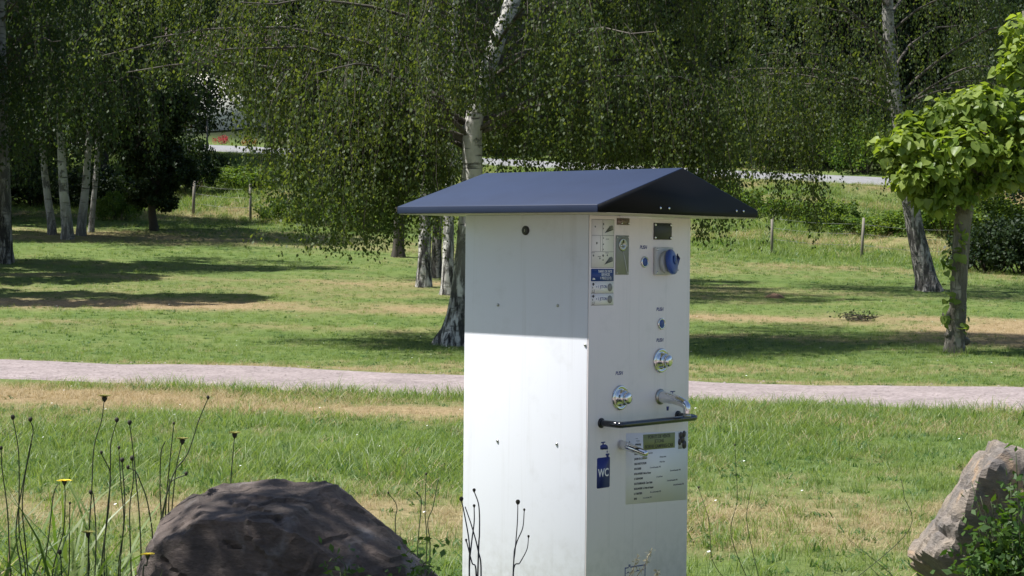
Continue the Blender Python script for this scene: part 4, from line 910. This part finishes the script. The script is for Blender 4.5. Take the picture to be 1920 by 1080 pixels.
# ------------------------------------------------------------------ wild flowers in front
def stalk(mb, pts, r=.0028, Yd=6.2, base=Vector((0, 0, 0))):
    P = [at(x, y, Yd+d)-base for x, y, d in pts]; mb.tube(smooth_path(P, max(6, len(P)*4)), np.linspace(r*1.25, r*.75, max(6, len(P)*4)), 6); return P[-1]
def head(kind, p, parent, rs, s=1.):
    fr = (Vector(p), X, Y, Z)
    if kind == 'bud': return MB().lathe([(.002*s, -.004), (.0065*s, .001), (.0075*s, .007*s), (.005*s, .012*s), (.002*s, .013*s)], fr, 8).build('flower_bud', M_bud, parent, True)
    cup = MB().lathe([(.002, -.014), (.007*s, -.006), (.009*s, .002)], fr, 10).build('flower_head', M_bud if kind != 'yellow' else M_stem, parent, True)
    pt = MB(); n = 26
    for ring, (L, up) in enumerate(((.023*s, .25), (.017*s, .5), (.010*s, .9)) if kind == 'yellow' else ((.020*s, .75), (.015*s, 1.0), (.010*s, 1.4))):
        for k in range(n-ring*6):
            a = 6.283*k/(n-ring*6)+rs.uniform(-.1, .1); d = Vector((math.cos(a), math.sin(a), 0)); w = Vector((-d.y, d.x, 0))*.0022; l = L*rs.uniform(.8, 1.1); q0 = Vector(p)+d*.003+Z*.002; q1 = q0+d*l+Z*l*up*.45
            pt.add([q0-w*.5, q0+w*.5, q1+w, q1-w], [(0, 1, 2, 3)])
    pt.build('petals', M_yellow if kind == 'yellow' else M_olivehead, cup); return cup
def plant(label, Yd, stems, r=.0023, name='wild_flower', cat='flower', mat=None, group='wild flower stalks before the boulder'):
    rs = random.Random(len(label)+int(stems[0][0][0][0])); bx = sum(s[0][0][0] for s in stems)/len(stems)
    b0 = at(bx, 1080, Yd); base = Vector((b0.x, Yd, gz(b0.x, Yd))); root = tag(empty(name, base), label, cat, group)
    for pts, kind, sc in stems:
        x0, y0 = pts[0]; bx_ = bx+(x0-bx)*.35; jj_ = rs.uniform(-.03, .03)
        mb = MB(); g0 = base+Vector((at(bx_, 1080, Yd).x-base.x, rs.uniform(-.03, .03), -.02))
        P = [g0-base]+[at(x, y, Yd+jj_)-base for x, y in pts]; n = len(P)*5
        S = smooth_path(P, n); mb.tube(S, np.linspace(r*1.3, r*.8, n), 6)
        st = mb.build('stem', mat or M_stem, root, True)
        if kind: head(kind, P[-1], st, rs, sc)
    return root
plant('yellow flower head in full bloom at the far left', 6.3, [([(98, 1080), (118, 1000), (122, 940), (121, 903)], 'yellow', 1.0), ([(84, 1080), (92, 1000), (100, 930), (108, 908)], None, 1), ([(128, 1080), (130, 1010), (131, 945)], 'bud', .6)])
plant('two tall budded stalks nearest the left edge', 6.2, [([(48, 1080), (36, 1000), (36, 900), (34, 840), (24, 785)], 'bud', 1), ([(40, 1080), (30, 990), (52, 860), (62, 810), (57, 789)], 'bud', 1), ([(20, 1080), (14, 960), (4, 880), (2, 842)], 'bud', .8), ([(52, 1080), (42, 960), (46, 900), (58, 835)], 'bud', .5)])
plant('tallest stalk with a spiky olive flower head', 6.2, [([(165, 1070), (168, 980), (172, 920), (176, 840), (190, 790), (196, 746)], 'olive', 1.15), ([(178, 1080), (180, 1000), (175, 930), (170, 925)], 'bud', .9)])
plant('pair of dark buds right of the spiky flower head', 6.1, [([(190, 1075), (203, 960), (207, 880), (208, 830), (219, 790)], 'bud', 1), ([(195, 1060), (202, 950), (207, 890), (190, 850)], 'bud', .7), ([(262, 1080), (262, 980), (255, 900), (250, 850), (243, 795)], 'bud', 1)])
plant('cluster of thin budded stalks with short buds', 6.2, [([(225, 1080), (234, 960), (230, 880), (229, 865)], 'bud', 1), ([(246, 1080), (243, 960), (250, 900), (248, 862)], 'bud', 1.1), ([(222, 1080), (232, 980), (226, 900), (223, 841)], 'bud', .7), ([(285, 1040), (278, 950), (262, 900), (252, 882), (240, 878)], 'bud', .8)])
plant('long stalk bending right with a small bud', 6.15, [([(292, 1050), (300, 980), (325, 890), (352, 850), (372, 790), (390, 747)], 'bud', .75), ([(318, 1030), (322, 960), (330, 880), (342, 826)], 'olive', 1.05), ([(300, 1040), (308, 950), (320, 905), (349, 890)], 'bud', .8)])
plant('thin upright stalks beside the left flank of the boulder', 6.2, [([(305, 1030), (302, 960), (300, 910), (302, 850), (310, 827)], None, .7), ([(317, 1020), (316, 960), (318, 905), (318, 898)], None, .8), ([(309, 1040), (311, 950), (318, 870), (326, 795)], 'bud', .6), ([(330, 1000), (340, 960), (343, 943)], 'bud', .6)])
plant('olive flower head standing above the boulder', 6.6, [([(430, 1000), (433, 900), (436, 860), (440, 815)], 'olive', 1.1)])
plant('low stalk with an olive yellow head left of the boulder', 6.1, [([(166, 1080), (167, 1050), (165, 1001)], 'olive', .95), ([(116, 1080), (115, 1055), (112, 1038)], 'bud', 1)])
plant('small yellow head tucked against the boulder', 5.7, [([(268, 1080), (275, 1060), (277, 1041)], 'yellow', .9)])
plant('bare branching stalks before the left edge of the kiosk', 5.9, [([(880, 1080), (880, 1020), (870, 960), (865, 938)], 'bud', .9), ([(880, 1080), (884, 1020), (889, 980), (889, 950)], 'bud', .6), ([(902, 1080), (896, 1030), (884, 985), (872, 950)], None, .8), ([(897, 1040), (899, 1000), (898, 950), (889, 921)], 'bud', .7), ([(893, 1080), (885, 1055), (876, 1020), (874, 1014)], 'bud', .5)], .0022, 'dry_stalk', 'stalk', M_drystem, 'dry branching stalks')
plant('bare branching stalk standing before the white kiosk side', 5.9, [([(962, 1080), (966, 1030), (970, 980), (971, 944)], 'bud', .95), ([(963, 1060), (968, 1020), (980, 990), (983, 957)], 'bud', .5), ([(962, 1078), (975, 1055), (988, 1030), (991, 1007)], 'bud', .5)], .0018, 'dry_stalk', 'stalk', M_drystem, 'dry branching stalks')
plant('thin dry stalks right of the boulder top', 7.6, [([(800, 1030), (797, 960), (799, 890)], 'bud', .7), ([(782, 1060), (785, 1000), (790, 940), (782, 925)], 'bud', .6), ([(806, 1040), (802, 980), (812, 950), (822, 897)], None, .6), ([(742, 1000), (744, 950), (728, 925)], 'bud', .6)], .0022, 'dry_stalk', 'stalk', M_stem, 'dry branching stalks')
plant('tall dark stalks in the meadow right of the kiosk', 8.6, [([(1372, 1010), (1382, 940), (1380, 880), (1378, 835)], 'bud', .6), ([(1340, 1060), (1330, 980), (1310, 915)], 'bud', .7), ([(1402, 990), (1404, 940), (1412, 900)], None, .6), ([(1700, 1000), (1695, 930), (1690, 900)], None, .6)], .0015, 'dry_stalk', 'stalk', M_stem, 'dry branching stalks')
# pale grass seed heads before the foot of the kiosk
for px, py, tx, ty, lab in ((1176, 1100, 1197, 1040, 'shorter pale grass seed head before the kiosk foot'), (1190, 1100, 1222, 1030, 'taller pale grass seed head before the kiosk foot'), (1228, 1105, 1232, 1072, 'stub of a pale grass seed head before the kiosk foot')):
    b0 = at(px, 1080, 6.0); base = Vector((b0.x, 6., gz(b0.x, 6.))); root = tag(empty('seed_grass', base), lab, 'grass', 'pale seed heads before the kiosk')
    P = [Vector((0, 0, 0)), at(px, py, 6)-base, at((px+tx)/2, (py+ty)/2, 6)-base, at(tx, ty, 6)-base]
    S = smooth_path(P, 24); MB().tube(S, np.linspace(.0016, .0008, 24), 5).build('stem', M_straw, root, True)
    rs = np.random.default_rng(px); k = 40; u = rs.integers(14, 24, k); V, F = leaf_quads(S[u]+rs.normal(0, .0025, (k, 3)), .013, .0, .3, rs)
    link('seed_head', mesh_np('seed_head', V, F, None, [M_seed]), root)

# leafy weeds in front of the right boulder and at the left boulder's foot
def weed(label, spots, Yd, leaf, per, seed, group):
    rs = np.random.default_rng(seed); b0 = at(spots[0][0], 1080, Yd); base = Vector((b0.x, Yd, gz(b0.x, Yd))); root = tag(empty('leafy_weed', base), label, 'plant', group)
    st = MB(); C = []
    for px, py, bx in spots:
        P = [Vector((at(bx, 1080, Yd).x-base.x, 0, 0)), at(bx, 1085, Yd+rs.normal(0, .04))-base, at(px, py, Yd+rs.normal(0, .06))-base]; S = smooth_path(P, 14); st.tube(S, np.linspace(.004, .0015, 14), 5)
        for i in range(per):
            u = rs.uniform(.45, 1); q_ = np.array([np.interp(u, np.linspace(0, 1, 14), S[:, a]) for a in range(3)]); off = rs.normal(0, .035, 3); C.append(q_+off)
    st.build('stems', M_stem, root, True)
    V, F = leaf_quads(np.array(C), leaf, .1, .55, rs); link('foliage', mesh_np('foliage', V, F, None, [M_weedleaf]), root)
weed('leafy green weed growing over the right boulder', [(1905, 850, 1915), (1895, 905, 1900), (1918, 890, 1930), (1880, 985, 1890), (1905, 965, 1905), (1860, 1010, 1870), (1830, 1045, 1840), (1890, 1050, 1890), (1915, 1030, 1920), (1810, 1070, 1815), (1850, 1065, 1850), (1870, 1040, 1870), (1940, 950, 1950), (1930, 1010, 1940), (1835, 990, 1860), (1900, 1010, 1910)], 5.75, .030, 75, 5, None)
weed('sprig of small leaves across the face of the right boulder', [(1822, 905, 1870), (1838, 930, 1880), (1858, 940, 1885), (1845, 970, 1875)], 5.72, .024, 22, 6, None)
weed('small leafy weed at the right foot of the dark boulder', [(800, 1050, 790), (770, 1065, 775), (815, 1062, 800), (640, 1050, 650), (620, 1068, 640)], 5.6, .028, 22, 8, None)

# ------------------------------------------------------------------ small things on the lawn
rs = np.random.default_rng(9)
b = gbase(1608, 622, 36.5); root = tag(empty('twig_pile', b), 'small heap of cut twigs with leaves on the far lawn', 'twigs')
mb = MB()
for k in range(26):
    a_ = rs.uniform(0, 6.28); l = rs.uniform(.12, .32); p = Vector((rs.normal(0, .12), rs.normal(0, .1), rs.uniform(0, .1))); mb.tube([p-Vector((math.cos(a_)*l, math.sin(a_)*l*.5, -.01)), p+Vector((math.cos(a_)*l, math.sin(a_)*l*.5, rs.uniform(0, .12)))], [.008, .004], 5)
mb.build('twig', M_twig, root)
V, F = leaf_quads(np.stack([rs.normal(0, .2, 140), rs.normal(0, .12, 140), rs.uniform(.02, .2, 140)], 1), .055, 0, .6, rs); link('leaves', mesh_np('leaves', V, F, None, [M_darkleaf]), root)
def mound(name, label, px, py, Yd, r, h, mat, cat):
    mb = MB(); n = 22; V = []; F = []
    for i in range(7):
        for k in range(n):
            a_ = 6.283*k/n; t_ = i/6; q_ = r*t_*(1+.15*noise.noise((math.cos(a_)*2, math.sin(a_)*2, i*.3))); V.append((q_*math.cos(a_), q_*math.sin(a_), h*(1-t_*t_)*(1+.3*noise.noise((k*.7, i, 2)))-.03))
    for i in range(6):
        for k in range(n): F.append((i*n+k, (i+1)*n+k, (i+1)*n+(k+1) % n, i*n+(k+1) % n))
    o = mb.add(V, F).build(name, mat, None, True); o.location = gbase(px, py, Yd); return tag(o, label, cat)
mound('molehill', 'small brown molehill on the far lawn right of the kiosk', 1453, 560, 42, .28, .12, M_soil, 'molehill')
mound('molehill', 'flat patch of bare soil near the right edge of the nearer meadow', 1722, 888, 13.0, .10, .015, M_soil, 'molehill')

# ------------------------------------------------------------------ grass
PC = bpy.data.collections.new('grass_clumps')
def clump(name, n, rad, h0, h1, w, mat, lean=.5, seg=3, sd=0, heads=0):
    rs = np.random.default_rng(sd); V = []; F4 = []; F3 = []; nb = 0
    for i in range(n):
        r = rad*rs.uniform(0, 1)**.5; a_ = rs.uniform(0, 6.283); p = np.array([r*math.cos(a_), r*math.sin(a_), -.01])
        h = rs.uniform(h0, h1); d = np.array([rs.normal(), rs.normal(), 0]); d /= np.linalg.norm(d)+1e-9; ln = rs.uniform(.1, lean)*h
        s = np.array([-d[1], d[0], 0])+d*rs.normal(0, .6); s = s/np.linalg.norm(s)*w*rs.uniform(.6, 1.2)
        for j in range(seg):
            t_ = j/seg; q_ = p+d*ln*t_*t_+np.array([0, 0, h*t_*(1-.15*t_)]); ww = s*(1-t_*.75); V += [q_-ww, q_+ww]
        V.append(p+d*ln+np.array([0, 0, h*.85]))
        for j in range(seg-1): F4.append([nb+2*j, nb+2*j+1, nb+2*j+3, nb+2*j+2])
        F3.append([nb+2*seg-2, nb+2*seg-1, nb+2*seg]); nb += 2*seg+1
    o = bpy.data.objects.new(name, mesh_np(name, np.array(V), F4, F3, [mat])); PC.objects.link(o)
for k in range(4): clump('a_green_%d' % k, 34, .10, .03, (.125, .10, .075, .15)[k], .0024, M_blade, (1.3, 1.8, 2.2, 1.0)[k], 3, k)
clump('a_weed_4', 16, .09, .02, .07, .010, M_weedblade, 2.5, 3, 31)
for k in range(3): clump('b_straw_%d' % k, 34, .11, .025, .095, .0020, M_straw, 2.0, 3, 10+k)
def scatter(name, label, X0, X1, Y0, Y1, step, dens, size, seed):
    xs = np.arange(X0, X1, step); ys = np.arange(Y0, Y1, step); GX, GY = np.meshgrid(xs, ys, indexing='ij'); n, m = GX.shape
    i, j = np.meshgrid(np.arange(n-1), np.arange(m-1), indexing='ij'); F = np.stack([i*m+j, (i+1)*m+j, (i+1)*m+j+1, i*m+j+1], -1).reshape(-1, 4)
    D = dens(GX, GY)
    keep = (D.ravel()[F] > 0).any(1); F = F[keep]
    me = mesh_np(name, np.stack([GX, GY, ground(GX, GY)], -1), F, None, [])
    for nm, arr in (('density', D), ('straw', straw_field(GX, GY)), ('size', size(GX, GY))):
        a_ = me.attributes.new(nm, 'FLOAT', 'POINT'); a_.data.foreach_set('value', arr.ravel().astype(np.float32))
    o = tag(link(name, me), label, 'grass', None, 'stuff')
    ng = bpy.data.node_groups.new('scatter_'+name, 'GeometryNodeTree')
    ng.interface.new_socket('Geometry', in_out='INPUT', socket_type='NodeSocketGeometry'); ng.interface.new_socket('Geometry', in_out='OUTPUT', socket_type='NodeSocketGeometry')
    N = ng.nodes.new; L = ng.links.new
    gi = N('NodeGroupInput'); go = N('NodeGroupOutput')
    dp = N('GeometryNodeDistributePointsOnFaces'); dp.distribute_method = 'RANDOM'; dp.inputs['Seed'].default_value = seed
    def attr(nm): q_ = N('GeometryNodeInputNamedAttribute'); q_.data_type = 'FLOAT'; q_.inputs['Name'].default_value = nm; return q_.outputs[0]
    L(gi.outputs[0], dp.inputs['Mesh']); L(attr('density'), dp.inputs['Density'])
    ci = N('GeometryNodeCollectionInfo'); ci.inputs['Collection'].default_value = PC; ci.inputs['Separate Children'].default_value = True; ci.inputs['Reset Children'].default_value = True
    ip = N('GeometryNodeInstanceOnPoints'); ip.inputs['Pick Instance'].default_value = True
    L(dp.outputs['Points'], ip.inputs['Points']); L(ci.outputs[0], ip.inputs['Instance'])
    def rnd(t_, lo, hi, sd):
        r_ = N('FunctionNodeRandomValue'); r_.data_type = t_; r_.inputs['Seed'].default_value = sd
        mi = [s for s in r_.inputs if s.name == 'Min' and s.enabled][0]; ma = [s for s in r_.inputs if s.name == 'Max' and s.enabled][0]
        mi.default_value = lo; ma.default_value = hi; return [s for s in r_.outputs if s.enabled][0]
    lt = N('FunctionNodeCompare'); lt.data_type = 'FLOAT'; lt.operation = 'LESS_THAN'; L(rnd('FLOAT', .0, 1., 1), lt.inputs[0]); L(attr('straw'), lt.inputs[1])
    sw = N('GeometryNodeSwitch'); sw.input_type = 'INT'; L(lt.outputs[0], sw.inputs['Switch']); L(rnd('INT', 0, 4, 2), sw.inputs['False']); L(rnd('INT', 5, 7, 3), sw.inputs['True'])
    L(sw.outputs[0], ip.inputs['Instance Index'])
    L(rnd('FLOAT_VECTOR', (-.15, -.15, 0), (.15, .15, 6.283), 4), ip.inputs['Rotation'])
    mu = N('ShaderNodeMath'); mu.operation = 'MULTIPLY'; L(rnd('FLOAT', .6, 1.35, 5), mu.inputs[0]); L(attr('size'), mu.inputs[1])
    L(mu.outputs[0], ip.inputs['Scale']); L(ip.outputs[0], go.inputs[0])
    md = o.modifiers.new('scatter', 'NODES'); md.node_group = ng
    return o
def infr(Xa, Ya, mar): return (np.abs(Xa) < Ya*.274+mar)
def d_near(Xa, Ya): return np.where(infr(Xa, Ya, 1.2), 95*(1-on_path(Xa, Ya, -.12))*(.55+.45*vnoise(Xa, Ya, .6, 31)+.3*vnoise(Xa, Ya, 1.9, 34)), 0)
def s_near(Xa, Ya):
    edge = np.exp(-((Ya-path_near(Xa)+.35)/.45)**2)
    return .88*(.75+.9*vnoise(Xa, Ya, 1.6, 32)**2+.35*vnoise(Xa, Ya, .5, 33))*(1-.35*straw_field(Xa, Ya))+.25*edge
scatter('meadow_grass', 'uneven green and dry grass of the near meadow', -8, 8, 4.2, 21.9, .22, lambda a, b: d_near(a, b)*(b < path_near(a)+.1), s_near, 3)
scatter('lawn_grass', 'short mown grass of the lawn beyond the path', -15, 15, 22, 46, .4, lambda a, b: np.where(infr(a, b, 1.0) & (b > path_far(a)-.3), np.interp(b, [22, 30, 46], [60, 34, 18]), 0)*(1-on_path(a, b, -.1)), lambda a, b: .62+.25*vnoise(a, b, 2., 35)+.5*np.exp(-(((a-7.26)/.8)**2+((b-30.4)/.6)**2)), 4)
scatter('bank_grass', 'rough long grass below and on the road bank', -22, 20, 46, 88, .6, lambda a, b: np.where(infr(a, b, .5) & (b < road_y(a)-.3), 13., 0), lambda a, b: np.interp(b-road_y(a), [-30, -22, -17, -4, 0], [.9, 1.6, 3.2, 2.6, 1.2])*(.7+.6*vnoise(a, b, 1.5, 36)), 5)
# daisies and other specks
k = 110; yy = rs.uniform(9.5, 42, k); xx = rs.uniform(-.27, .27, k)*yy; kp = on_path(xx, yy, .2) < .5; xx, yy = xx[kp], yy[kp]; zz = ground(xx, yy)+.06
V, F = [], []
for i, (a_, b_, c_) in enumerate(zip(xx, yy, zz)):
    n6 = 6; r_ = .009*rs.uniform(.7, 1.3)
    V += [(a_+r_*math.cos(q_*1.047), b_+r_*math.sin(q_*1.047), c_+r_*.3*math.sin(q_*1.047+1)) for q_ in range(6)]; F += [(6*i, 6*i+1, 6*i+2, 6*i+3), (6*i, 6*i+3, 6*i+4, 6*i+5)]
tag(link('daisies', mesh_np('daisies', V, F, None, [M_daisy])), 'white daisy heads dotted over the grass', 'daisies', None, 'stuff')

# long grass round the foot of the boulders and the flower stalks
scatter('tall_grass', 'long grass growing round the flower stalks and boulders', -2.2, 2.4, 5.3, 7.4, .1, lambda a, b: np.where((a < -1.0) | (a > 1.45) | ((a > -.55) & (a < -.2) & (b < 6.2)), 26., 0), lambda a, b: 2.4+2.6*vnoise(a, b, .5, 41), 8)

# loose stones on the path
k = 1400; xx = rs.uniform(-9, 9, k); tt = rs.uniform(.02, .98, k); yy = path_near(xx)*(1-tt)+path_far(xx)*tt; zz = ground(xx, yy)+.03
V = []; F = []
for i in range(k):
    r_ = .007+.018*rs.uniform()**3; o_ = 6*i
    V += [(xx[i]+r_*a_*rs.uniform(.7, 1.3), yy[i]+r_*b_*rs.uniform(.7, 1.3), zz[i]+r_*c_*.7) for a_, b_, c_ in ((1, 0, .3), (0, 1, .3), (-1, 0, .3), (0, -1, .3), (0, 0, 1), (0, 0, -.5))]
    F += [(o_+a_, o_+(a_+1) % 4, o_+4) for a_ in range(4)]
tag(link('path_pebbles', mesh_np('path_pebbles', V, None, F, [M_path])), 'loose pebbles lying on the gravel path', 'pebbles', None, 'stuff')
